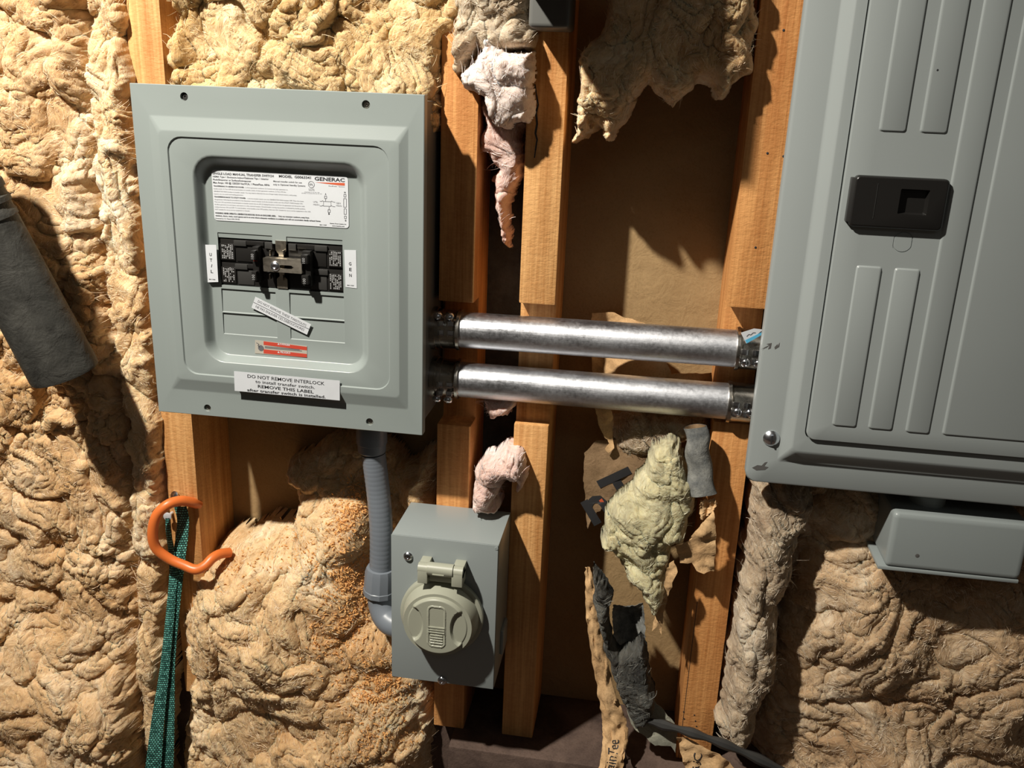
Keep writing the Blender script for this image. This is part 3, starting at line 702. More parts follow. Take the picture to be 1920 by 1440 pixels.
# stickers of the small panel
def sticker(name, corners, y, mats, label=None, extra=None, round_=0.0, th=0.00025, border=None):
    mb = MB()
    if round_:
        q = [P(u, v, y) for u, v in corners]; x0, x1 = (q[0].x + q[3].x) / 2, (q[1].x + q[2].x) / 2; z1, z0 = (q[0].z + q[1].z) / 2, (q[3].z + q[2].z) / 2
        l = rrect(x0, x1, z0, z1, round_, y); mb.loft([l, [p + Vector((0, th, 0)) for p in l]], 0, True, True)
    else: quad(mb, corners, y, y + th)
    if extra: extra(mb, y - 0.00012)
    o = mb.build(name, mats, sw, 30)
    if label: o['label'] = label
    return o
def main_label(mb, y):
    G = lambda t, mi, a, b, cap, bold=0.0: glyphs(mb, t, mi, c2(*a), c2(*b), cap / 6.4, y, bold)
    G('SINGLE LOAD MANUAL TRANSFER SWITCH', 1, (118, 172), (853, 207), 27, .028)
    G('MODEL  G0063341', 1, (915, 208), (1300, 228), 30, .03)
    G('GENERAC', 1, (1343, 244), (1705, 264), 44, .03)
    G('NEMA Type 1 Enclosure Indoor/Gabinete Tipo 1 Interior', 1, (122, 207), (792, 240), 20, .02)
    G('Flush/Empotrar or Surface/Sobreponer', 1, (124, 243), (583, 265), 20, .02)
    G('Max Amps: 100 @ 120/250 Vac/VCA, 1 Phase/Fase, 60Hz', 1, (126, 280), (803, 311), 22, .02)
    G('Manual transfer switch for use', 1, (848, 263), (1190, 281), 19, .012)
    G('only in Optional Standby Systems', 1, (846, 302), (1232, 321), 20, .012)
    G('TRANSFERRING TO GENERATOR POWER:', 1, (130, 318), (497, 336), 15, .035)
    G('1) Move generator outdoors. 2) Connect and start generator to', 2, (514, 337), (1020, 364), 14, .0)
    G('handle switch. 3) Turn OFF all circuit breakers in transfer switch. 4) Start generator outdoors. 5) Turn ON the', 2, (132, 350), (998, 392), 14)
    G('GENERATOR MAIN breaker in transfer switch. You may need to alternate the use of larger loads. Circuit motors, well pumps,', 2, (134, 381), (1130, 431), 14)
    G('heaters, etc.) to avoid overloading generator.', 2, (136, 412), (490, 428), 14)
    G('TRANSFERRING BACK TO UTILITY POWER:', 1, (138, 447), (517, 466), 15, .035)
    G('1) At the transfer switch, turn the GENERATOR MAIN breaker OFF. Then shut down', 2, (538, 468), (1212, 503), 14)
    G('the generator following the procedures in the Generator owner\'s manual. 2) At the transfer switch, turn the UTILITY MAIN breaker ON.', 2, (142, 478), (1202, 531), 14)
    G('Then turn ON any branch circuit breakers in transfer switch that are off. 3) Unplug the power cord from the generator and the power inlet.', 2, (142, 508), (1225, 563), 14)
    G('4) Allow generator to cool down, and return to a dry, secured location. Circuit breaker moving trip position is indicated by handle position,', 2, (144, 538), (1232, 594), 14)
    G('midway between ON and OFF. To reset breaker, move handle to the OFF position, then turn ON. Suitable for use as service equipment in the USA.', 2, (146, 568), (1298, 628), 14)
    G('NOT suitable for use as service equipment in Canada.', 2, (148, 598), (565, 618), 14)
    G('WARNING: NEVER OPERATE A GENERATOR INDOORS OR IN AN ENCLOSED AREA.', 1, (150, 643), (880, 681), 18, .04)
    G('Only use generator outdoors, away from', 1, (908, 682), (1277, 702), 17, .03)
    G('windows, doors, vents, crawl spaces and in an area where adequate ventilation is available and will not accumulate deadly exhaust fumes.', 1, (152, 674), (1418, 742), 17, .03)
    G('Protected by U.S. Patent 6,861,596 B2', 1, (154, 706), (443, 720), 15, .01)
    G('MorePower.', 1, (1510, 318), (1615, 323), 13, .0); G('Generac', 2, (1630, 324), (1705, 327), 12)
    G('LISTED', 2, (1270, 352), (1340, 356), 11); G('2004105', 2, (1272, 368), (1342, 372), 11)
    G('CONFORMS TO UL STD 1008', 2, (1220, 388), (1400, 396), 9); G('CERTIFIED TO CAN/CSA STD C22.2 NO 178.1', 2, (1185, 402), (1430, 412), 9)
    G('MA11325', 1, (1405, 784), (1487, 788), 13, .02); G('Generac Power Systems, Inc.', 1, (1525, 766), (1725, 777), 13, .02); G('www.generac.com', 1, (1552, 795), (1702, 803), 13, .03)
    G('UTIL', 2, (1328, 512), (1382, 515), 20); G('MAIN', 2, (1328, 543), (1398, 547), 18); G('GEN', 2, (1603, 527), (1655, 530), 20); G('MAIN', 2, (1603, 557), (1668, 561), 18)
    q = [P(*c2(*t), y) for t in ((1350, 268), (1705, 276), (1705, 308), (1630, 303), (1500, 287))]
    mb.add(q, [(0, 1, 2, 3, 4)], 3)
    R_ = lambda pts, w_=.00045: stroke(mb, [c2(*t) for t in pts], w_, y, 2)
    c = P(*c2(1304, 295), y); ring = circle(c, .0033, 24); ring2 = circle(c, .0028, 24)
    mb.add(ring + ring2, [(i, (i + 1) % 24, 24 + (i + 1) % 24, 24 + i) for i in range(24)], 2); G('ETL', 1, (1283, 305), (1326, 308), 22, .02)
    for (x0, y0, x1, y1) in ((1462, 432, 1488, 462), (1504, 595, 1530, 628), (1695, 412, 1720, 444), (1692, 463, 1724, 566), (1697, 585, 1724, 652), (1701, 672, 1724, 702)):
        R_([(x0, y0), (x1, y0 + 1), (x1, y1 + 1), (x0, y1), (x0, y0)], .0005)
    R_([(1475, 462), (1475, 496)]); R_([(1517, 560), (1517, 595)])
    R_([(1405, 495), (1430, 497), (1437, 488), (1450, 497), (1540, 500), (1548, 492), (1560, 502), (1590, 508)]); R_([(1405, 551), (1430, 553), (1440, 543), (1450, 553), (1535, 556), (1545, 547), (1560, 558), (1590, 561)])
    R_([(1450, 497), (1450, 553)], .0003); R_([(1540, 500), (1540, 556)], .0003)
    G('A', 1, (1467, 418), (1484, 419), 20, .03); G('B', 1, (1508, 655), (1526, 656), 20, .05); G('N', 1, (1698, 398), (1716, 399), 18, .05); G('G', 1, (1706, 735), (1724, 736), 18, .05)
sticker('rating_label', [(396.5, 319), (652.5, 331), (654, 428), (402, 413)], YR - .0006, [M['paper'], M['ink'], M['ink_soft'], M['orange_ink']], 'large white sticker of fine printed instructions', main_label, .0032)
def util_t(mb, y):
    for ch, (x, yy) in zip('UTIL', ((126, 332), (131, 390), (143, 448), (140, 508))):
        glyphs(mb, ch, 1, c3(x, yy), c3(x + (24 if ch != 'I' else 6), yy + 2), 33 / 5.5375, y, .02)
    glyphs(mb, 'MA11326', 1, c3(122, 578), c3(187, 582), 10 / 5.5375, y, .03)
def gen_t(mb, y):
    for ch, (x, yy) in zip('GEN', ((1573, 428), (1577, 487), (1577, 548))):
        glyphs(mb, ch, 1, c3(x, yy), c3(x + 26, yy + 2), 33 / 5.5375, y, .02)
    glyphs(mb, 'MA11327', 1, c3(1555, 640), c3(1627, 645), 10 / 5.5375, y, .03)
sticker('utility_label', [c3(65, 215), c3(196, 217), c3(217, 602), c3(90, 606)], YR - .0042, [M['paper'], M['ink']], 'white upright sticker reading UTIL', util_t)
sticker('generator_label', [c3(1525, 270), c3(1648, 272), c3(1656, 668), c3(1538, 655)], YR - .0004, [M['paper'], M['ink']], 'white upright sticker reading GEN', gen_t)
def twist_t(mb, y):
    glyphs(mb, 'DO NOT REMOVE THESE TWISTOUTS', 1, c3(625, 812), c3(1125, 1068), 27 / 5.5375, y, .0)
    glyphs(mb, 'NE PAS ENLEVER CES DEBOUCHURES', 1, c3(602, 866), c3(1105, 1112), 27 / 5.5375, y, .0)
    stroke(mb, [c3(583, 812), c3(770, 905), c3(960, 1005), c3(1160, 1092)], .0006, y, 1)
sticker('twistout_label', [c3(603, 755), c3(1180, 1042), c3(1138, 1150), c3(562, 868)], YR - .0016, [M['paper'], M['ink_soft']], 'white slanted strip sticker', twist_t)
def danger_t(mb, y):
    quad(mb, [c3(688, 1217), c3(1137, 1276), c3(1137, 1312), c3(688, 1255)], y, y + .0001, 2)
    quad(mb, [c3(688, 1300), c3(1137, 1350), c3(1137, 1386), c3(688, 1343)], y, y + .0001, 2)
    y2 = y - .0001
    glyphs(mb, 'DANGER', 1, c3(858, 1254), c3(962, 1267), 18 / 5.5375, y2, .02); glyphs(mb, 'PELIGRO', 1, c3(862, 1338), c3(966, 1349), 18 / 5.5375, y2, .02)
    for (x, yy) in ((832, 1254), (832, 1338)): mb.add([P(*c3(x, yy), y2), P(*c3(x + 22, yy + 2), y2), P(*c3(x + 11, yy - 18), y2)], [(0, 1, 2)], 1)
    stroke(mb, [c3(700, 1272), c3(1060, 1304)], .0007, y2, 3); stroke(mb, [c3(700, 1285), c3(1085, 1318)], .0006, y2, 3)
    c = P(*c3(660, 1288), y2); mb.add(circle(c, .0032, 16), [tuple(range(16))], 3); stroke(mb, [c3(612, 1232), c3(640, 1248), c3(628, 1262), c3(648, 1280)], .0006, y2, 3)
sticker('danger_label', [c3(600, 1205), c3(1139, 1268), c3(1139, 1387), c3(598, 1343)], YR - .0004, [M['silver'], M['paper'], M['red'], M['ink_soft']], 'small red and silver warning sticker', danger_t)
def inter_t(mb, y):
    G = lambda t, a, b, cap, bold=.01: glyphs(mb, t, 1, c4(*a), c4(*b), cap / 4.5714, y, bold)
    G('DO NOT REMOVE INTERLOCK', (293, 403), (953, 468), 29); G('to install transfer switch.', (360, 447), (870, 500), 26)
    G('REMOVE THIS LABEL', (382, 489), (860, 538), 26, .02); G('after transfer switch is installed.', (290, 518), (962, 580), 24, .02)
sticker('interlock_label', [(438.7, 696), (637, 714), (637, 751), (440, 732.7)], YP - .0009, [M['paper'], M['ink']], 'white paper strip sticker at the foot of the cover', inter_t)

# ================================================================== EMT conduits
def conduit(name, label, a, b, y, r=0.0191):
    A, B = P(*a, y), P(*b, y); B.z = B.z
    mb = MB(); n = 24
    mb.tube([A + (B - A) * k / n for k in range(n + 1)], r, 48)
    o = mb.build(name, M['steel'], None, 60, origin=tuple((A + B) / 2)); tag(o, label, 'conduit', 'steel conduits joining the two panels'); return A, B
def connector(label, at, right, screws, xlen, band=True):
    A = at; s = 1 if right else -1   # opens towards the conduit; s = direction to the panel it enters
    mb = MB(); mb.revolve(A, (s, 0, 0), [(-.0045, .0205), (-.004, .0222), (-.001, .0225), (.0, .0215), (.002, .0208), (xlen * .55, .0208), (xlen * .56, .0215), (xlen * .75, .0215), (xlen * .76, .0232), (xlen, .0232)], 40, 0, True, True)
    o = mb.build('conduit_connector', M['zinc'], None, 40, origin=tuple(A)); tag(o, label, 'conduit fitting', 'set-screw connectors')
    # clamp saddle and screws
    sd = MB()
    for sg in (-1, 1):
        for k in range(2):
            xx = A.x + s * (.004 + k * .0105)
            sd.box((xx - .0033, A.y - .0225, A.z + screws * .006 + sg * .005 - .003), (xx + .0033, A.y - .0185, A.z + screws * .006 + sg * .005 + .003), .0008)
    so = sd.build('clamp_saddle', M['bolt'], o, 40); so['label'] = 'bright toothed saddle'
    for k in range(2):
        c = A + Vector((s * (.0055 + k * .0125), -.0165, screws * .0165)); ax = Vector((0, -0.72, screws * .69))
        b_ = MB(); b_.revolve(c - ax * .004, ax, [(0, .0026), (.006, .0026), (.006, .0048), (.0085, .0048), (.0100, .0036), (.0105, .0012), (.0098, .0008)], 16)
        so = b_.build('set_screw', M['bolt'], o, 40)
p1a, p1b = conduit('metal_conduit', 'upper of the two shiny steel conduits between the panels', (852, 617), (1395, 654.5), 0.0)
p2a, p2b = conduit('metal_conduit', 'lower of the two shiny steel conduits between the panels', (850, 710), (1385, 754), 0.0)
connector('dark set-screw connector at the left end of the upper conduit', P(859, 618, 0), False, 1, .028)
connector('dark set-screw connector at the left end of the lower conduit', P(857, 710, 0), False, -1, .027)
cu_ = P(1386, 653.5, 0); connector('set-screw connector at the right end of the upper conduit, with a white and blue tag', cu_, True, -.45, .034)
cl_ = P(1370, 753, 0); connector('set-screw connector at the right end of the lower conduit', cl_, True, -.2, .040)
mb = MB(); quad(mb, [(1389, 624), (1414, 616), (1431, 618), (1399, 644)], -.0235, -.0232, 0); quad(mb, [(1397, 638), (1430, 622), (1430, 627), (1400, 644)], -.0237, -.0236, 1)
stroke(mb, [(1400, 631), (1404, 627), (1408, 628), (1412, 624), (1417, 624)], .0008, -.0237, 2)
o = mb.build('price_tag', [M['paper'], M['blue'], M['ink_soft']], None, 30); tag(o, 'tiny white and blue tag stuck on the upper right conduit connector', 'tag')

# ================================================================== large load centre (right)
BX0, BZ0, BX1, BZ1 = 0.1985, -0.1255, 0.575, 0.62
GF, GP, GD = -0.055, -0.0655, -0.0695
lc = empty('breaker_panel', (0.39, 0.04, BZ0), 'large tall grey metal breaker panel with a black door latch, at the right', 'electrical panel')
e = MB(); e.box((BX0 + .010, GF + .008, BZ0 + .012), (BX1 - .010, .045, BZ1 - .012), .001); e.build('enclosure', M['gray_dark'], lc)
c = MB(); R1 = .011
L = lambda g, r, y: rrect(BX0 + g, BX1 - g, BZ0 + g, BZ1 - g, r, y, 8)
lo_px = P(1533, 200, GF).x - BX0
b0x = P(1582, 200, GP + .003).x; b1x = P(1597, 100, GP).x
c.loft([L(.002, R1, GF + .012), L(0, R1, GF + .012), L(0, R1, GF + .003), L(.001, R1, GF + .001), L(.003, R1, GF)])
gx_a = P(1465, 800, GF).x - BX0; gx_b = P(1493, 800, GP).x - BX0; gz_a = P(1500, 870, GF).z - BZ0; gz_b = P(1500, 845, GP).z - BZ0
def L2(gx, gz, r, y): return rrect(BX0 + gx, BX1 - gx, BZ0 + gz, BZ1 - gz, r, y, 8)
l0 = L2(gx_a, gz_a, .003, GF); l1 = L2(gx_b, gz_b, .006, GP)
c.fill(L(.003, R1, GF), [l0]); c.loft([l0, mid(l0, l1, .1, .0008), mid(l0, l1, .25, .0006), mid(l0, l1, .8, -.0008), mid(l0, l1, .92, -.0006), l1])
dx0 = P(1529, 690, GP).x; dz0 = P(1545, 824, GP).z; dx1 = BX1 - (dx0 - BX0); dz1 = BZ1 - .05
g0 = rrect(dx0 - .0012, dx1 + .0012, dz0 - .0012, dz1 + .0012, .009, GP, 8); g1 = rrect(dx0 - .0012, dx1 + .0012, dz0 - .0012, dz1 + .0012, .009, GP + .004, 8)
c.fill(l1, [g0]); c.loft([g0, g1], 0, False, True)
# scratches through the paint
def scr(pts): 
    q = [P(u, v, GF - .0002) for u, v in pts]; c.add(q, [tuple(range(len(q)))], 1)
scr([(1410, 877), (1420, 872), (1428, 873), (1434, 867), (1439, 866), (1433, 874), (1441, 876), (1434, 881), (1418, 882)])
for pts in ([(1427, 655), (1436, 650), (1444, 646), (1437, 652)], [(1437, 645), (1447, 643), (1445, 653), (1440, 655), (1443, 647)], [(1452, 651), (1458, 645), (1457, 650), (1462, 642), (1461, 650), (1453, 655)]): scr(pts)
c.build('cover', [M['gray_big'], M['grime']], lc, 30)
d = MB(); dl = lambda g, y, r=.008: rrect(dx0 + g, dx1 - g, dz0 + g, dz1 - g, r, y, 8)
y0 = GD
ribs = []
def rib(pts, r=.0012):
    a = [P(u, v, y0) for u, v in pts]; x0 = (a[0].x + a[3].x) / 2; x1 = (a[1].x + a[2].x) / 2; z0 = (a[2].z + a[3].z) / 2; z1 = (a[0].z + a[1].z) / 2
    ribs.append((x0, x1, z0, z1))
rib([(1605, 497), (1655, 500), (1605, 801), (1560, 798)]); rib([(1676, 502), (1726, 504.5), (1673, 807), (1628, 804)])
# upper ribs run on above the picture; their sides are the same verticals
def rib_up(bl, br, top=None, x1=None):
    a, b = P(*bl, y0), P(*br, y0); ribs.append((a.x, b.x if x1 is None else x1, (a.z + b.z) / 2, top or dz1 - .02))
rib_up(c7(800, 740), c7(955, 745), .47); rib_up(c7(1030, 747), c7(1185, 755), .47)
rib_up((1696, 811), (1742, 813)); 
q = P(1765, 815, y0); ribs.append((q.x, dx1 - .012, q.z, dz1 - .02))
ho = [rrect(a, b, c_, e_, .0025, y0, 3) for a, b, c_, e_ in ribs]
# latch cutout disc below the handle
kc = P(*c7(938, 1362), y0); kr = .0092
kn = [Vector((kc.x + max(-.88, min(.88, math.cos(t))) * kr, y0, kc.z + math.sin(t) * kr * 1.02)) for t in [2 * math.pi * k / 32 for k in range(32)]]
d.loft([dl(0, GP + .0035), dl(0, y0 + .0012), dl(.0005, y0 + .0003), dl(.0012, y0)])
d.fill(dl(.0012, y0), ho + [kn])
d.loft([kn, [p + Vector((0, .0006, 0)) for p in kn], [Vector((kc.x + (p.x - kc.x) * .93, y0 + .0006, kc.z + (p.z - kc.z) * .93)) for p in kn], [Vector((kc.x + (p.x - kc.x) * .90, y0, kc.z + (p.z - kc.z) * .90)) for p in kn]], 0, False, True)
for (a, b, c_, e_), h in zip(ribs, ho):
    d.loft([h, rrect(a + .0005, b - .0005, c_ + .0005, e_ - .0005, .0022, y0 - .0004, 3), rrect(a + .0012, b - .0012, c_ + .0012, e_ - .0012, .002, y0 - .0013, 3), rrect(a + .002, b - .002, c_ + .002, e_ - .002, .0015, y0 - .0016, 3)], 0, False, True)
d.revolve(P(*c7(1134, 394), y0 - .0017), (0, -1, 0), [(0, .0009), (.0001, .0007)], 8, 1)
door = d.build('door', [M['gray_big'], M['ink']], lc, 25)
h = MB(); a_, b_ = P(1607, 329, y0 - .006), P(1763, 434, y0 - .006)
hx0, hx1, hz0, hz1 = a_.x - .001, b_.x + .001, b_.z - .0, P(1700, 333, y0 - .006).z
ra, rb = P(*c7(930, 1062), y0 - .007), P(*c7(1070, 1212), y0 - .007)
base = rrect(hx0, hx1, hz0, hz1, .004, y0 + .0005, 6); fr = rrect(hx0 + .0015, hx1 - .002, hz0 + .002, hz1 - .0015, .003, y0 - .007, 6)
sl = rrect(hx0, hx1, hz0, hz1, .004, y0 - .005, 6)
rl = rrect(ra.x, rb.x, rb.z, ra.z, .0012, y0 - .007, 6)
rin = rrect(ra.x + .001, rb.x - .0015, rb.z + .001, ra.z - .0015, .001, y0 - .001, 6)
h.loft([base, sl, mid(sl, fr, .5, -.0004), fr]); h.fill(fr, [rl]); h.loft([rl, rin], 0, False, True)
h.box((hx0 - .003, y0 - .0062, hz0 + .004), (hx0 + .003, y0 + .001, hz1 - .002), .001, 1)
x_ = P(*c7(790, 1100), y0 - .0072).x; h.box((x_ - .0002, y0 - .0074, hz0 + .008), (x_ + .0002, y0 - .006, hz1 - .006), 0, 1)
hh = h.build('door_latch', [M['black'], M['black2']], lc, 30); hh['label'] = 'black plastic latch with a square thumb recess'
s_ = MB(); q = P(*c8(145, 792), GF - .002); s_.revolve(q + Vector((0, .002, 0)), (0, -1, 0), [(0, .0080), (.0008, .0080), (.0022, .0066), (.0038, .0045), (.0046, .002), (.0046, .0001)], 28)
s_.box((q.x - .0007, q.y - .0030, q.z - .0042), (q.x + .0007, q.y - .0022, q.z + .0042), 0, 1)
s_.build('cover_screw', [M['bolt'], M['ink']], lc, 40)

# ================================================================== power inlet box
IX0, IX1, IZT, IZB, IYF = -0.1606, -0.0448, -0.2128, -0.3907, -0.0805
ib = empty('power_inlet_box', ((IX0 + IX1) / 2, 0, IZB), 'small grey metal inlet box with a round khaki flip lid, below the small panel', 'inlet box')
b = MB(); b.box((IX0, IYF + .0012, IZB + .001), (IX1, 0.0, IZT), .0010); b.box((IX0 + .001, IYF + .004, IZB - .0005), (IX1 - .002, -.003, IZB + .002), .0004); b.build('box_body', M['gray_box'], ib)
b = MB(); b.box((IX0 - .0004, IYF, IZB), (IX1 - .0006, IYF + .0012, IZT - .0006), .0006)
b.revolve(P(*c5(765, 645), IYF), (0, -1, 0), [(0, .002), (.0004, .0018)], 10); b.build('front_cover', M['gray_box'], ib)
for (u, v) in (c5(297, 686), c5(477, 1343)):
    s_ = MB(); q = P(u, v, IYF); s_.revolve(q, (0, -1, 0), [(0, .0052), (.0008, .0052), (.0022, .0042), (.0030, .0028), (.0030, .0016), (.0022, .0014), (.0022, .0001)], 24); s_.build('cover_screw', M['bolt'], ib)
# shroud and lid
LY = IYF - .030
ctr = P(*c5(447, 1062), LY); rad = .0335
sc0 = P(*c5(470, 1008), IYF - .010)
cx, cz = (ctr.x + 0.0), ctr.z
sh = MB(); cc = Vector((sc0.x, IYF, sc0.z))
NB = 56
def ringp(c_, r, y): return [Vector((c_.x + r * math.cos(2 * math.pi * k / NB), y, c_.z + r * math.sin(2 * math.pi * k / NB))) for k in range(NB)]
R0 = .0455
sh.loft([ringp(cc, R0 - .001, IYF - .0002), ringp(cc, R0, IYF - .0012), ringp(cc, R0, IYF - .007), ringp(cc, R0 - .0015, IYF - .0085), ringp(cc, R0 - .004, IYF - .0088)], 0, False, False)
lidc = Vector((cx, 0, cz))
sh.loft([ringp(cc, R0 - .004, IYF - .0088), ringp(cc.lerp(lidc, .25), R0 - .0045, IYF - .012), ringp(cc.lerp(lidc, .8), rad + .005, LY + .008), ringp(lidc, rad + .0035, LY + .004)], 0, False, True)
sh.build('shroud', M['lid'], ib, 40)
ld = MB(); nr, na = 72, 200; V = []; F = []
def lid_y(x, z):
    y = 0.0; r = math.hypot(x, z)
    for s, ox in ((-1, .0255), (1, .0255)):
        e2 = math.hypot((x - s * ox) / .0098, (z - .0005) / .0185)
        if e2 < 1.12: y += .0032 * min(1, max(0, (1.12 - e2) / .16))
    ax, az = abs(x), z
    # raised outline of the long tab
    px, pz = abs(x) - .0095 + .0055, max(abs(z - .0005) - .0245 + .0055, 0)
    sd = math.hypot(max(px, 0), pz) - .0055 if (px > 0 or pz > 0) else -1
    if abs(sd + .0006) < .0009: y -= .0007
    if abs(x) < .0085:
        for zz in (-.0005, -.0035, -.0065):
            if abs(z - zz) < .0008: y -= .0009
        if abs(x) < .0068:
            for zz in (-.0100, -.0132, -.0164, -.0196):
                if abs(z - zz) < .0008: y -= .0008
    if r > rad * .93: y += .0035 * ((r - rad * .93) / (rad * .07)) ** 2
    return y
V.append((cx, LY + lid_y(0, 0), cz))
for i in range(1, nr + 1):
    for k in range(na):
        r = rad * i / nr; t = 2 * math.pi * k / na; x, z = r * math.cos(t), r * math.sin(t); V.append((cx + x, LY + lid_y(x, z), cz + z))
for k in range(na): F.append((0, 1 + k, 1 + (k + 1) % na))
for i in range(nr - 1):
    for k in range(na):
        a = 1 + i * na + k; b2 = 1 + i * na + (k + 1) % na; F.append((a, a + na, b2 + na, b2))
ld.add(V, F); rim = [Vector(V[1 + (nr - 1) * na + k]) for k in range(na)]
ld.loft([rim, [Vector((cx + (p.x - cx) * 1.06, LY + .008, cz + (p.z - cz) * 1.06)) for p in rim]])
lid = ld.build('flip_lid', M['lid'], ib, 35)
hg = MB()
ha = P(*c5(350, 712), IYF - .020); hb = P(*c5(588, 735), IYF - .020); hz_t = ha.z - .003; hz_b = P(*c5(400, 825), IYF - .020).z
xl = ha.x; xr = hb.x; wl = (xr - xl)
for x0, x1 in ((xl, xl + wl * .22), (xr - wl * .24, xr)):
    hg.tube([(x0, IYF - .017, hz_t - .006), (x1, IYF - .017, hz_t - .006)], .0062, 24)
    hg.box((x0, IYF - .0232, hz_b), (x1, IYF - .004, hz_t - .006), .0008)
    hg.box((x0, IYF - .017, hz_t - .011), (x1, IYF, hz_t - .001), .0008)
hg.tube([(xl + wl * .21, IYF - .0175, hz_t - .0055), (xl + wl * .78, IYF - .0175, hz_t - .0055)], .0070, 24)
hg.box((xl + wl * .24, IYF - .018, hz_t - .020), (xl + wl * .74, IYF - .004, hz_t - .006), .001)
hg.box((xl + wl * .34, IYF - .0252, hz_t - .0085), (xl + wl * .60, IYF - .022, hz_t - .0075), .0002)
hg.build('hinge', M['lid'], ib, 35)
sh2 = MB(); q = P(*c5(818, 1110), -.03); sh2.box((IX1 - .001, -.045, q.z - .016), (IX1 + .004, -.015, q.z + .016), .003); sh2.build('side_knockout', M['gray_box'], ib)

# ================================================================== grey PVC conduit down to the inlet box
fc = P(697, 828, -.018)
path = [P(700, 850, -.018), P(704, 880, -.017), P(709, 920, -.016), P(713, 960, -.017), P(715, 1000, -.018), P(715, 1040, -.018), P(714, 1072, -.018)]
root = empty('flexible_conduit', tuple(fc), 'grey flexible plastic conduit running from the small panel down to the inlet box', 'conduit')
t_ = MB(); pp = smooth_path(path, 14); t_.tube(pp, [.0132 + (.00022 if (k % 3 == 0) else 0) for k in range(len(pp))], 28); t_.build('flexible_tube', M['conduit'], root, 60)
q = P(697, 815, -.018); q.z = LZ0 + .012; fz = P(697, 845, -.018).z
t_ = MB(); t_.revolve((q.x, -.018, q.z), (0, 0, -1), [(0, .0155), (.002, .0165), (q.z - fz - .010, .0172), (q.z - fz - .009, .0160), (q.z - fz, .0155), (q.z - fz + .002, .0135)], 20, 0, True, True); t_.build('upper_coupling', M['conduit'], root, 30)
e0 = P(714, 1066, -.018); e1 = P(712, 1115, -.018)
t_ = MB(); hgt = (e0 - e1).length
t_.revolve(e0 + Vector((0, 0, .002)), (e1 - e0), [(0, .0135), (.0005, .0165), (.006, .0180), (hgt * .78, .0188), (hgt * .8, .0195), (hgt * .98, .0195), (hgt, .018)], 12, 0, True, True); t_.build('lower_coupling', M['conduit'], root, 25)
t_ = MB(); ep = smooth_path([P(713, 1108, -.018), P(714, 1130, -.020), P(722, 1155, -.026), P(738, 1170, -.032), P(765, 1176, -.034)], 8); t_.tube(ep, .0150, 24); t_.build('elbow', M['conduit'], root, 60)

# ================================================================== grey box below the load centre and box at the top
g = empty('junction_box', tuple(P(1780, 1080, -.02)), 'grey rectangular junction box hanging under the large breaker panel', 'junction box')
yq = -.052; a_, b_ = P(1668, 1012, yq), P(1910, 1100, yq); zb_ = P(1790, 1078, yq).z
t_ = MB(); t_.box((a_.x, yq, zb_ + .001), (b_.x, .020, a_.z + .030), .006, 0, 4)
t_.revolve(P(1720, 1042, yq - .0002), (0, -1, 0), [(0, .0021), (.0001, .0014)], 9, 1)
t_.build('box_body', [M['gray_box'], M['grime']], g)
t_ = MB(); t_.box((a_.x - .006, yq + .001, zb_ - .003), (b_.x - .0005, .022, zb_ + .001), .0012); t_.build('lid_plate', M['gray_box'], g)
t_ = MB(); q = P(1730, 980, -.015); t_.revolve((q.x, -.015, BZ0 + .012), (0, 0, -1), [(0, .017), (BZ0 + .012 - a_.z - .028, .017), (BZ0 + .012 - a_.z - .027, .017)], 28, 0, True, True); t_.build('conduit_neck', M['gray_box'], g)
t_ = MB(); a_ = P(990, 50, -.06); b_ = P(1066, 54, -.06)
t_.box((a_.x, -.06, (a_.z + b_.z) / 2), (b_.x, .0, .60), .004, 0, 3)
t_.box((-.042, -.140, .326), (.036, .0, .56), .004, 0, 3)  # assumed unseen upper body, added to cast shade on the hanging batt
o = t_.build('junction_box', M['gray_dark'], None, 40, origin=((a_.x + b_.x) / 2, -.03, .4)); tag(o, 'grey metal box end with painted-in shade at the top of the split stud, with an added unseen body above', 'junction box')  # dark paint carries the shade on the visible box end

# ================================================================== hook, nail, strap, hose nozzle
t_ = MB()
hp = smooth_path([P(372, 946, .006), P(360, 942, -.004), P(338, 939, -.016), P(313, 947, -.028), P(293, 968, -.034), P(286, 1000, -.036), P(293, 1028, -.034), P(318, 1048, -.030), P(345, 1060, -.028), P(367, 1068, -.028), P(384, 1061, -.024), P(398, 1047, -.016), P(412, 1039, -.006), P(430, 1036, .006)], 8)
t_.tube(hp, [.0060] * len(hp), 18)
o = t_.build('storage_hook', M['orange'], None, 60, origin=tuple(P(372, 946, .006))); tag(o, 'bent orange coated hook screwed into the leftmost wooden stud', 'hook')
t_ = MB(); q = P(315, 968, -.010); t_.revolve(q + Vector((0, .014, 0)), (0, -1, 0), [(-.02, .0018), (.014, .0018), (.014, .0050), (.0158, .0050), (.0162, .0042)], 18)
o = t_.build('nail', M['nail'], None, 40, origin=tuple(q)); tag(o, 'pale round nail head holding the green strap', 'nail')
t_ = MB(); q = P(330, 934, -.004); t_.revolve(q + Vector((0, .006, 0)), (-.3, -1, .5), [(-.01, .003), (.006, .003), (.006, .0055), (.0075, .0055), (.0085, .003)], 14)
o = t_.build('hex_screw', M['bolt'], None, 40, origin=tuple(q)); tag(o, 'small shiny screw head above the orange hook', 'screw')
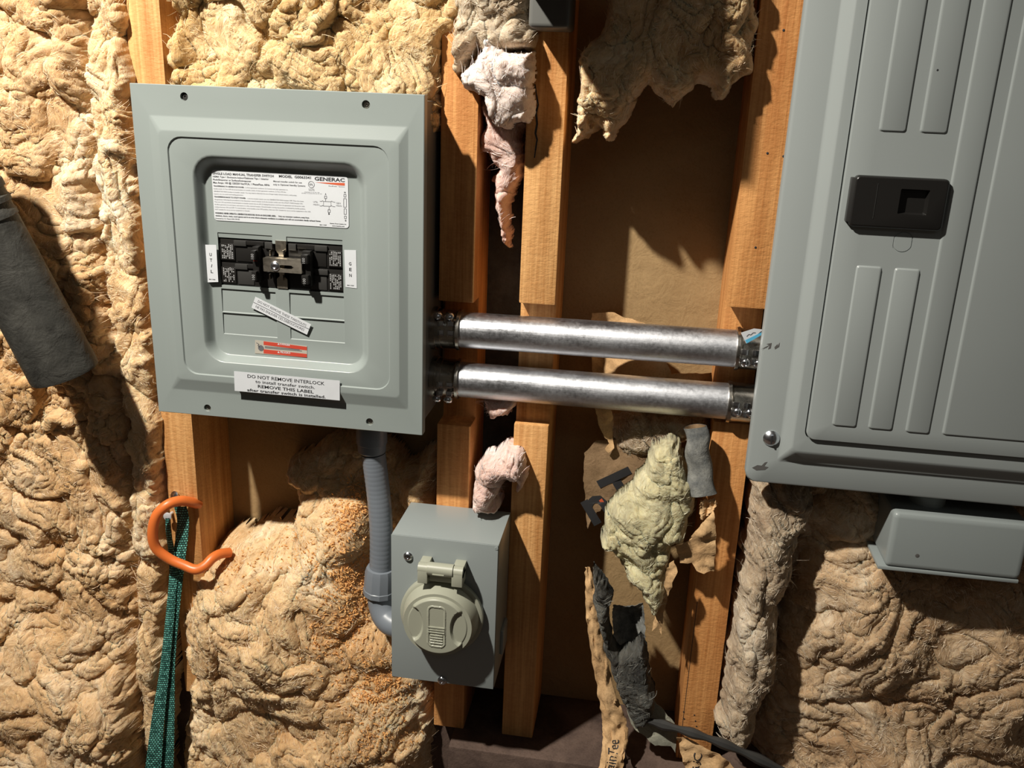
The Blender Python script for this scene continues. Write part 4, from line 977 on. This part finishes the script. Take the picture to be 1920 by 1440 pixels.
def ribbon(mb, rows, y_of, uv, th=.0012):
    """rows: (v, left u, right u) in photo pixels; yields a woven band with thickness"""
    L_ = []; acc = 0; prev = None
    n = len(rows)
    for i, (v, ul, ur, y) in enumerate(rows):
        a, b_ = P(ul, v, y), P(ur, v, y)
        if prev is not None: acc += ((a + b_) / 2 - prev).length
        prev = (a + b_) / 2; m_ = 6
        L_.append(([a.lerp(b_, k / m_) + Vector((0, -.0012 * math.sin(math.pi * k / m_), 0)) for k in range(m_ + 1)], acc))
    vs, fs, us = [], [], []
    m1 = len(L_[0][0])
    for pts, s in L_: vs += [p for p in pts]; us += [(k / (m1 - 1), s / .0042) for k in range(m1)]
    for pts, s in L_: vs += [p + Vector((0, th, 0)) for p in pts]; us += [(k / (m1 - 1), s / .0042) for k in range(m1)]
    N = len(L_) * m1
    for i in range(len(L_) - 1):
        for k in range(m1 - 1):
            a = i * m1 + k; fs.append((a, a + 1, a + 1 + m1, a + m1)); fs.append((N + a, N + a + m1, N + a + m1 + 1, N + a + 1))
        for k in (0, m1 - 1):
            a = i * m1 + k; fs.append((a, a + m1, N + a + m1, N + a))
    uv += us; mb.add(vs, fs)
def dens(rows, n=10):
    out = []
    for i in range(len(rows) - 1):
        p0 = rows[max(i - 1, 0)]; p1 = rows[i]; p2 = rows[i + 1]; p3 = rows[min(i + 2, len(rows) - 1)]
        for k in range(n):
            t = k / n
            out.append(tuple(0.5 * (2 * b + (c - a) * t + (2 * a - 5 * b + 4 * c - d) * t * t + (3 * b - a - 3 * c + d) * t ** 3) for a, b, c, d in zip(p0, p1, p2, p3)))
    out.append(rows[-1]); return out
st = MB(); uvs = []
YS_ = -.014
ribbon(st, dens([(972, 310, 317, YS_), (1000, 311, 320, YS_), (1040, 316, 328, YS_), (1080, 317, 332, YS_ - .002), (1150, 311, 327, YS_ - .004), (1250, 300, 318, YS_ - .008), (1350, 284, 308, YS_ - .012), (1440, 272, 302, YS_ - .014), (1500, 262, 296, YS_ - .014)]), None, uvs)
ribbon(st, dens([(950, 326, 349, YS_ + .004), (975, 332, 354, YS_ + .004), (1010, 329, 352, YS_ + .004), (1050, 322, 347, YS_ + .002), (1090, 318, 342, YS_), (1170, 312, 334, YS_ - .001), (1250, 307, 328, YS_ - .003), (1350, 309, 327, YS_ - .006), (1440, 301, 325, YS_ - .008), (1500, 296, 322, YS_ - .008)]), None, uvs)
o = st.build('webbing_strap', M['strap'], None, 60, False); 
uvl = o.data.uv_layers.new(name='UVMap')
for l in o.data.loops: uvl.data[l.index].uv = uvs[l.vertex_index]
tag(o, 'green woven webbing strap hanging down from the nail in the left stud', 'strap')

nz = MB(); eA = P(122, 700, -.085); eB = P(-175, 150, -.14); ax = (eB - eA); Lg = ax.length; axn = ax.normalized()
side = axn.cross(Vector((0, 1, 0))).normalized(); dep = side.cross(axn).normalized()
NS = 48
def nring(s, ra, rb): 
    c_ = eA + axn * s; return [c_ + side * (ra * math.cos(2 * math.pi * k / NS)) + dep * (rb * math.sin(2 * math.pi * k / NS)) for k in range(NS)]
s1_ = .168; prof_ = [(0, .0365), (.003, .0372), (.05, .0362), (.14, .0345), (s1_, .0340), (s1_ + .001, .0352), (s1_ + .006, .0352), (s1_ + .008, .0340), (s1_ + .014, .0340), (s1_ + .015, .0355), (s1_ + .020, .0355), (s1_ + .022, .0338), (s1_ + .028, .0338), (s1_ + .029, .0360), (s1_ + .036, .0360), (s1_ + .040, .0330), (Lg, .0330)]
nz.loft([nring(0.03, .0335, .028), nring(.002, .0345, .029)] + [nring(s, r, r * .85) for s, r in prof_], 0, True, True)
o = nz.build('hose_nozzle', M['tube'], None, 35, origin=tuple(eA)); tag(o, 'wide dusty black plastic tube slanting in from the left edge', 'tube')

# ================================================================== insulation
SA = 'fibreglass insulation'
wool('insulation_batt', 'wide tan insulation batt filling the far left bay behind the black tube', SA,
     [(-120, -60), (175, -60), (178, 130), (200, 400), (228, 620), (262, 850), (270, 1100), (282, 1300), (290, 1520), (-160, 1520)], 0, 0.012, .07, M['wool'], 3, .030, 1.05, .0016,
     bulges=((60, 200, .06, .012), (60, 480, .05, .010), (120, 950, .07, .006)), back=False, tilt=lambda X, Z: -0.05 * np.clip((-.40 - Z) / .12, 0, 1))
wool('insulation_strip', 'narrow strip of tan insulation squeezed against the leftmost stud', SA,
     [(168, -60), (240, -60), (250, 150), (276, 400), (297, 640), (307, 780), (312, 930), (318, 1060), (316, 1200), (318, 1520), (272, 1520), (268, 1300), (262, 1100), (252, 850), (216, 620), (190, 400), (170, 130)], 0, 0.006, .06, M['wool_low'], 31, .012, .8, .0015, stretch=1.6, back=False)
wool('insulation_batt', 'golden insulation wad above the small grey panel', SA,
     [(316, -60), (990, -60), (860, 60), (838, 110), (832, 250), (320, 250)], 0.0, 0.008, .08, M['wool_top'], 57, .022, 1.05, .0015, back=False)
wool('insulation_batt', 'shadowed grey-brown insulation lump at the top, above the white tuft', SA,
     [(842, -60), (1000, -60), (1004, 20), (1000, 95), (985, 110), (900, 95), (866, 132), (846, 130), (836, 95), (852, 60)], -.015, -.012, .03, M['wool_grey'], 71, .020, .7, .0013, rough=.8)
wool('insulation_tuft', 'white wispy insulation tuft hanging at the top between two studs', SA,
     [(903, 60), (930, 74), (965, 86), (990, 94), (1006, 92), (1004, 150), (992, 190), (978, 234), (950, 240), (928, 238), (906, 190), (874, 163), (855, 142), (874, 114), (888, 86)], -.03, -.020, .004, M['wool_white'], 83, .016, .6, .0012, rough=.8)
wool('insulation_tuft', 'pink insulation tuft tapering down below the white tuft', SA,
     [(902, 185), (985, 185), (982, 300), (975, 350), (962, 370), (958, 440), (952, 470), (945, 455), (930, 410), (918, 360), (925, 320), (900, 270)], .02, .022, .05, M['wool_pink'], 91, .015, .55, .0012, rough=.8)
wool('insulation_batt', 'torn beige insulation batt hanging down at the top between the split stud and large panel', SA,
     [(1110, -60), (1424, -60), (1422, 80), (1418, 140), (1395, 145), (1362, 185), (1350, 190), (1335, 160), (1310, 155), (1265, 200), (1250, 190), (1215, 160), (1190, 190), (1180, 220), (1150, 255), (1128, 262), (1118, 240), (1095, 268), (1068, 272), (1082, 250), (1078, 200), (1082, 150), (1090, 100), (1120, 60), (1135, 20)], -.012, -.006, .035, M['wool_low'], 101, .024, 1.0, .0014, rough=1.0, wob=.005)
wool('insulation_pile', 'large buff insulation heap with sawdust below the small panel', SA,
     [(500, 900), (560, 870), (620, 845), (680, 850), (740, 900), (800, 870), (812, 960), (812, 1520), (318, 1520), (330, 1280), (338, 1265), (322, 1220), (318, 1180), (345, 1100), (352, 1060), (400, 1035), (470, 1012), (530, 1010), (520, 960)], .0, .008, .088, M['wool_low'], 118, .055, .74, .0015,
     bulges=((560, 1220, .06, .030), (480, 1120, .05, .020), (640, 1400, .06, .020), (650, 1010, .03, .010), (600, 880, .05, -.045), (708, 900, .018, -.04), (716, 960, .018, -.045), (718, 1020, .018, -.05), (716, 1080, .022, -.05), (725, 1140, .022, -.045)), back=False)
wool('insulation_tuft', 'small pink insulation tuft sticking out above the inlet box', SA,
     [(886, 960), (884, 910), (895, 870), (925, 848), (950, 840), (975, 850), (992, 880), (985, 905), (976, 928), (962, 926), (966, 905), (950, 895), (940, 915), (935, 960)], -.012, -.012, .02, M['wool_pink'], 127, .016, .7, .0011, rough=.9)
wool('insulation_tuft', 'scrap of pink insulation peeking out under the lower conduit', SA,
     [(900, 735), (972, 745), (968, 765), (950, 785), (930, 782), (920, 795), (908, 770)], .01, .012, .04, M['wool_pink'], 131, .012, .5, .0012, rough=.7)
wool('insulation_strip', 'upright dusty insulation roll beside the reddish stud under the large panel', SA,
     [(1415, 880), (1520, 890), (1532, 960), (1500, 1010), (1492, 1090), (1462, 1130), (1470, 1180), (1452, 1280), (1425, 1320), (1410, 1400), (1350, 1395), (1336, 1370), (1352, 1290), (1368, 1180), (1378, 1110), (1392, 1060), (1402, 960)], -.012, -.014, .05, M['wool_grey'], 139, .026, .85, .0013, stretch=1.8, rough=1.0)
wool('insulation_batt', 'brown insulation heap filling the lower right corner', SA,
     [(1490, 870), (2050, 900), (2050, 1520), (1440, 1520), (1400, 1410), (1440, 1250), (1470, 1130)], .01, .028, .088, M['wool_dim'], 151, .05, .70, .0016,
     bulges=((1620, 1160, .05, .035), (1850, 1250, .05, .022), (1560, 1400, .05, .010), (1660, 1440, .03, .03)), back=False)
wool('insulation_pile', 'torn dusty yellow insulation wad caught in the torn paper', SA,
     [(1262, 828), (1280, 845), (1292, 880), (1310, 915), (1304, 960), (1282, 1005), (1258, 1040), (1248, 1090), (1234, 1158), (1220, 1140), (1205, 1105), (1182, 1080), (1165, 1058), (1126, 1014), (1138, 975), (1150, 945), (1175, 935), (1205, 890), (1228, 852)], -.022, -.028, .010, M['wool_yellow'], 163, .022, .75, .0012, rough=.7, hair=.6)
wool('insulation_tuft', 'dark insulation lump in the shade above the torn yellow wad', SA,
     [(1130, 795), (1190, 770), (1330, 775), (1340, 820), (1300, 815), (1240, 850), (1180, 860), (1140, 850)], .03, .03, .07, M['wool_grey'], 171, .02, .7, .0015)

sheet('dark_sheet', 'thin black sheet at the back of the narrow bay below the pink tuft', 'building paper',
      [(898, 250), (990, 250), (985, 600), (970, 900), (890, 900)], lambda x, z, *_: .080, [M['tube']], 341, .002, 14, step=.006, yp=.08)  # thin dark sheet in front of the sheathing
# sawdust on the heap
rs = random.Random(9); sd = MB()
X0, Z0, RES, HY = WOOLS['insulation_pile']
for (u, v, ru, rv, n) in ((640, 985, 40, 45, 260), (650, 1090, 55, 40, 420), (690, 1130, 35, 30, 200), (700, 1290, 60, 45, 420), (620, 1200, 60, 60, 160), (560, 1040, 90, 40, 120), (700, 1390, 70, 50, 200), (430, 1080, 70, 40, 60), (650, 1180, 25, 40, 120)):
    for k in range(int(n * 2.2)):
        q = P(rs.gauss(u, ru * .55), rs.gauss(v, rv * .55), -.03); i = int((q.x - X0) / RES); j = int((q.z - Z0) / RES)
        if 0 <= i < HY.shape[0] and 0 <= j < HY.shape[1] and HY[i, j] < .07:
            y = HY[i, j] - .0006; s = rs.uniform(.0006, .0016); a = rs.uniform(0, 6.28); L_ = rs.uniform(1, 2.4)
            dx, dz = math.cos(a) * s * L_, math.sin(a) * s * L_; ex, ez = -math.sin(a) * s * .6, math.cos(a) * s * .6
            sd.add([(q.x - dx, y, q.z - dz), (q.x + ex, y - s * .5, q.z + ez), (q.x + dx, y - s, q.z + dz), (q.x - ex, y - s * .3, q.z - ez), (q.x, y + s, q.z)], [(0, 1, 2, 3), (0, 4, 1), (1, 4, 2), (2, 4, 3), (3, 4, 0)])
o = sd.build('sawdust', M['dust'], None, 0, False); tag(o, 'orange sawdust flecks scattered over the big insulation heap', 'sawdust', kind='stuff')

# ================================================================== torn papers
G_ = 'torn kraft paper scraps'
px = lambda u, v, y=0: P(u, v, y)
sheet('kraft_facing', 'brown paper backing standing behind the two steel conduits', 'paper',
      [(1108, 594), (1150, 590), (1165, 597), (1212, 602), (1260, 690), (1335, 700), (1335, 800), (1240, 835), (1150, 815), (1110, 720), (1104, 640)], lambda x, z, *_: .052 + .02 * math.sin(x * 40), [M['kraft']], 201, .009, 22, yp=.05)
sheet('kraft_facing', 'brown paper piece with painted-in shade, printed with big black letters, left of the yellow wad', 'paper',
      [(1094, 905), (1096, 850), (1118, 825), (1225, 820), (1248, 880), (1190, 908), (1172, 917), (1140, 942), (1112, 968), (1101, 990)], lambda x, z, *_: .024, [M['kraft_dim'], M['ink'], M['orange_ink']], 205, .003, 18,
      texts=(('nTee', 1110, 984, .064, 33, 1, .03), ('l', 1135, 957, .024, 36, 2, .04)), yp=.024)
sheet('kraft_facing', 'crumpled orange-brown paper flap at the right of the yellow wad', 'paper',
      [(1266, 1020), (1290, 1012), (1318, 975), (1338, 952), (1342, 1005), (1340, 1072), (1312, 1070), (1296, 1055), (1275, 1052)], lambda x, z, *_: -.030, [M['kraft']], 211, .009, 38, yp=-.03)
sheet('kraft_strip', 'thin tan paper sliver hanging below the yellow wad', 'paper',
      [(1250, 1030), (1262, 1022), (1268, 1040), (1256, 1075), (1246, 1105), (1240, 1158), (1233, 1140), (1222, 1150), (1232, 1110), (1244, 1072)], lambda x, z, *_: -.034, [M['kraft']], 215, .004, 60, step=.002)
sheet('paper_curl', 'small torn paper curl hanging just under the lower conduit', 'paper',
      [(1112, 762), (1140, 765), (1150, 800), (1146, 818), (1150, 850), (1140, 860), (1132, 852), (1140, 842), (1132, 828), (1122, 812)], lambda x, z, *_: .018, [M['kraft']], 217, .004, 50, step=.002)
def curl(name, label, rows, mats, th=.0008, n=14, seed=0, cat='paper', txt=None):
    """a strip rolled across its width: rows of (left px, right px, v, depth, bulge towards the viewer)"""
    rows = dens(rows, 10); V = []; rr = np.random.RandomState(seed)
    for i, (ul, ur, v, y, bl) in enumerate(rows):
        a, b_ = P(ul, v, y), P(ur, v, y)
        for k in range(n + 1):
            t = k / n; p = a.lerp(b_, t); nn = float(fbm(np.array(p.x * 60), np.array(p.z * 34), seed, 3)) * .003 + float(np.abs(gn(np.array(p.x * 150), np.array(p.z * 60), seed + 4))) * .0055
            V.append(p + Vector((float(gn(np.array(t * 3), np.array(i * .35), seed + 5)) * .0015, -bl * math.sin(math.pi * t) - nn, float(gn(np.array(t * 5), np.array(i * .3), seed + 6)) * .0012)))
    m1 = n + 1; N = len(V); F = []
    for i in range(len(rows) - 1):
        for k in range(n):
            a = i * m1 + k; F += [(a, a + 1, a + 1 + m1, a + m1), (N + a, N + a + m1, N + a + m1 + 1, N + a + 1)]
        for k in (0, n): a = i * m1 + k; F.append((a, a + m1, N + a + m1, N + a))
    for i in (0, len(rows) - 1):
        for k in range(n): a = i * m1 + k; F.append((a, a + 1, N + a + 1, N + a))
    mb = MB()
    if txt:
        word, r0, r1, t0, t1, mi = txt
        def at(x, y):
            r = min(max(r0 + (r1 - r0) * x, 0), len(rows) - 1.001); t = min(max(t0 + (t1 - t0) * y, 0), .999) * n
            i, k = int(r), int(t); fr, ft = r - i, t - k
            q = V[i * m1 + k].lerp(V[i * m1 + k + 1], ft).lerp(V[(i + 1) * m1 + k].lerp(V[(i + 1) * m1 + k + 1], ft), fr); return q + Vector((0, -.0006, 0))
        cu = bpy.data.curves.new('g', 'FONT'); cu.body = word; ob = bpy.data.objects.new('g', cu); COL.objects.link(ob)
        ev = ob.evaluated_get(bpy.context.evaluated_depsgraph_get()); me = ev.to_mesh(); mx = max(v.co.x for v in me.vertices)
        mb.add([at(v.co.x / mx, v.co.y / .72) for v in me.vertices], [tuple(p.vertices) for p in me.polygons], mi)
        ev.to_mesh_clear(); bpy.data.objects.remove(ob); bpy.data.curves.remove(cu)
    mb.add(V + [p + Vector((0, th, 0)) for p in V], F); o = mb.build(name, mats, None, 55); return tag(o, label, cat, G_ if False else None)
rl_ = MB(); A_, B_ = P(1303, 800, -.022), P(1318, 925, -.030)
pts_ = [A_.lerp(B_, k / 14) + Vector((.0015 * math.sin(k * .9), .001 * math.cos(k * .7), 0)) for k in range(15)]
Tt = (B_ - A_).normalized(); Nn = Vector((1, 0, 0)); Nn = (Nn - Tt * Nn.dot(Tt)).normalized(); Bb = Tt.cross(Nn)
for sgn, off, mi_ in ((1, 0, 0), (-1, -.0009, 1)):
    rl_.loft([[p + (Nn * math.cos(a_) + Bb * math.sin(a_) * .8) * (.0115 + .0022 * k / 14 + off + .0012 * math.sin(3 * a_ + k * .5)) for a_ in [2 * math.pi * q_ / 30 for q_ in range(30)]] for k, p in enumerate(pts_)], mi_)
o = rl_.build('facing_roll', [M['felt'], M['kraft_dim']], None, 60); tag(o, 'grey curled facing roll at the upper right of the yellow wad', 'insulation facing')
curl('kraft_strip', 'brown paper lip below the curled grey facing', [(1314, 1341, 935, -.034, .002), (1312, 1343, 948, -.034, -.004), (1312, 1332, 960, -.034, -.002), (1314, 1320, 972, -.034, 0)], [M['kraft']], seed=305)
curl('kraft_strip', 'long pleated tan paper strip standing left of the grey facing strip',
     [(1098, 1106, 1062, -.005, .001), (1097, 1116, 1100, -.008, .003), (1100, 1126, 1160, -.010, .004), (1108, 1136, 1220, -.012, .005), (1120, 1152, 1290, -.014, .006), (1128, 1170, 1340, -.016, .007), (1130, 1178, 1375, -.022, .006), (1128, 1172, 1410, -.034, .005), (1120, 1166, 1450, -.042, .004), (1112, 1160, 1500, -.044, .004)], [M['kraft'], M['ink']], seed=311, txt=('tainTee', 79, 61, .66, .24, 1))
wool('grey_facing', 'long dark grey dusty facing strip hanging down toward the bottom plate', 'insulation facing',
      [(1112, 1062), (1128, 1078), (1150, 1120), (1138, 1140), (1148, 1200), (1160, 1222), (1182, 1212), (1203, 1196), (1212, 1215), (1216, 1240), (1218, 1270), (1228, 1300), (1226, 1330), (1215, 1350), (1190, 1362), (1176, 1335), (1152, 1272), (1130, 1205), (1114, 1130)], -.016, -.020, -.004, M['felt_wool'], 317, .008, .42, .0010, rough=.9, wob=.003, hair=.5)
sheet('grey_facing', 'pale grey-green facing flap at the lower end of the dark facing strip', 'insulation facing',
      [(1172, 1300), (1200, 1318), (1226, 1330), (1250, 1350), (1272, 1374), (1266, 1412), (1258, 1402), (1228, 1400), (1188, 1374), (1168, 1330)], lambda x, z, *_: -.024 + .25 * (z + .50), [M['facing_light']], 319, .005, 24, yp=-.024)
curl('facing_curl', 'dark ragged facing loop behind the dark facing strip', [(1150, 1205, 1132, .010, .004), (1148, 1208, 1150, .012, -.012), (1150, 1210, 1180, .012, -.014), (1152, 1208, 1205, .010, -.010), (1160, 1205, 1222, .006, .002)], [M['felt']], seed=331)
sheet('kraft_scrap', 'crumpled paper scrap with a printed edge at the bottom, under the grey facing', 'paper',
      [(1170, 1362), (1190, 1400), (1230, 1440), (1240, 1490), (1160, 1490), (1164, 1420)], lambda x, z, *_: -.030, [M['plate']], 323, .01, 30)
sheet('kraft_scrap', 'tan printed paper scrap at the bottom edge beneath the reddish stud', 'paper',
      [(1268, 1378), (1300, 1388), (1350, 1410), (1385, 1440), (1400, 1490), (1290, 1490), (1285, 1440)], lambda x, z, *_: -.036, [M['kraft'], M['ink']], 327, .010, 34,
      texts=(('RUC', 1312, 1446, .014, 90, 1, .0),), yp=-.036)
t_ = MB(); bp_ = smooth_path([P(1195, 1345, -.02), P(1240, 1358, -.028), P(1300, 1375, -.040), P(1370, 1400, -.044), P(1450, 1436, -.046), P(1560, 1490, -.046)], 8)
t_.tube([p for p in bp_], [.0050 + .0012 * math.sin(k * .9) for k in range(len(bp_))], 8)
o = t_.build('black_strip', M['black2'], None, 40); tag(o, 'thin black strip lying along the bottom plate at the lower right', 'strip')
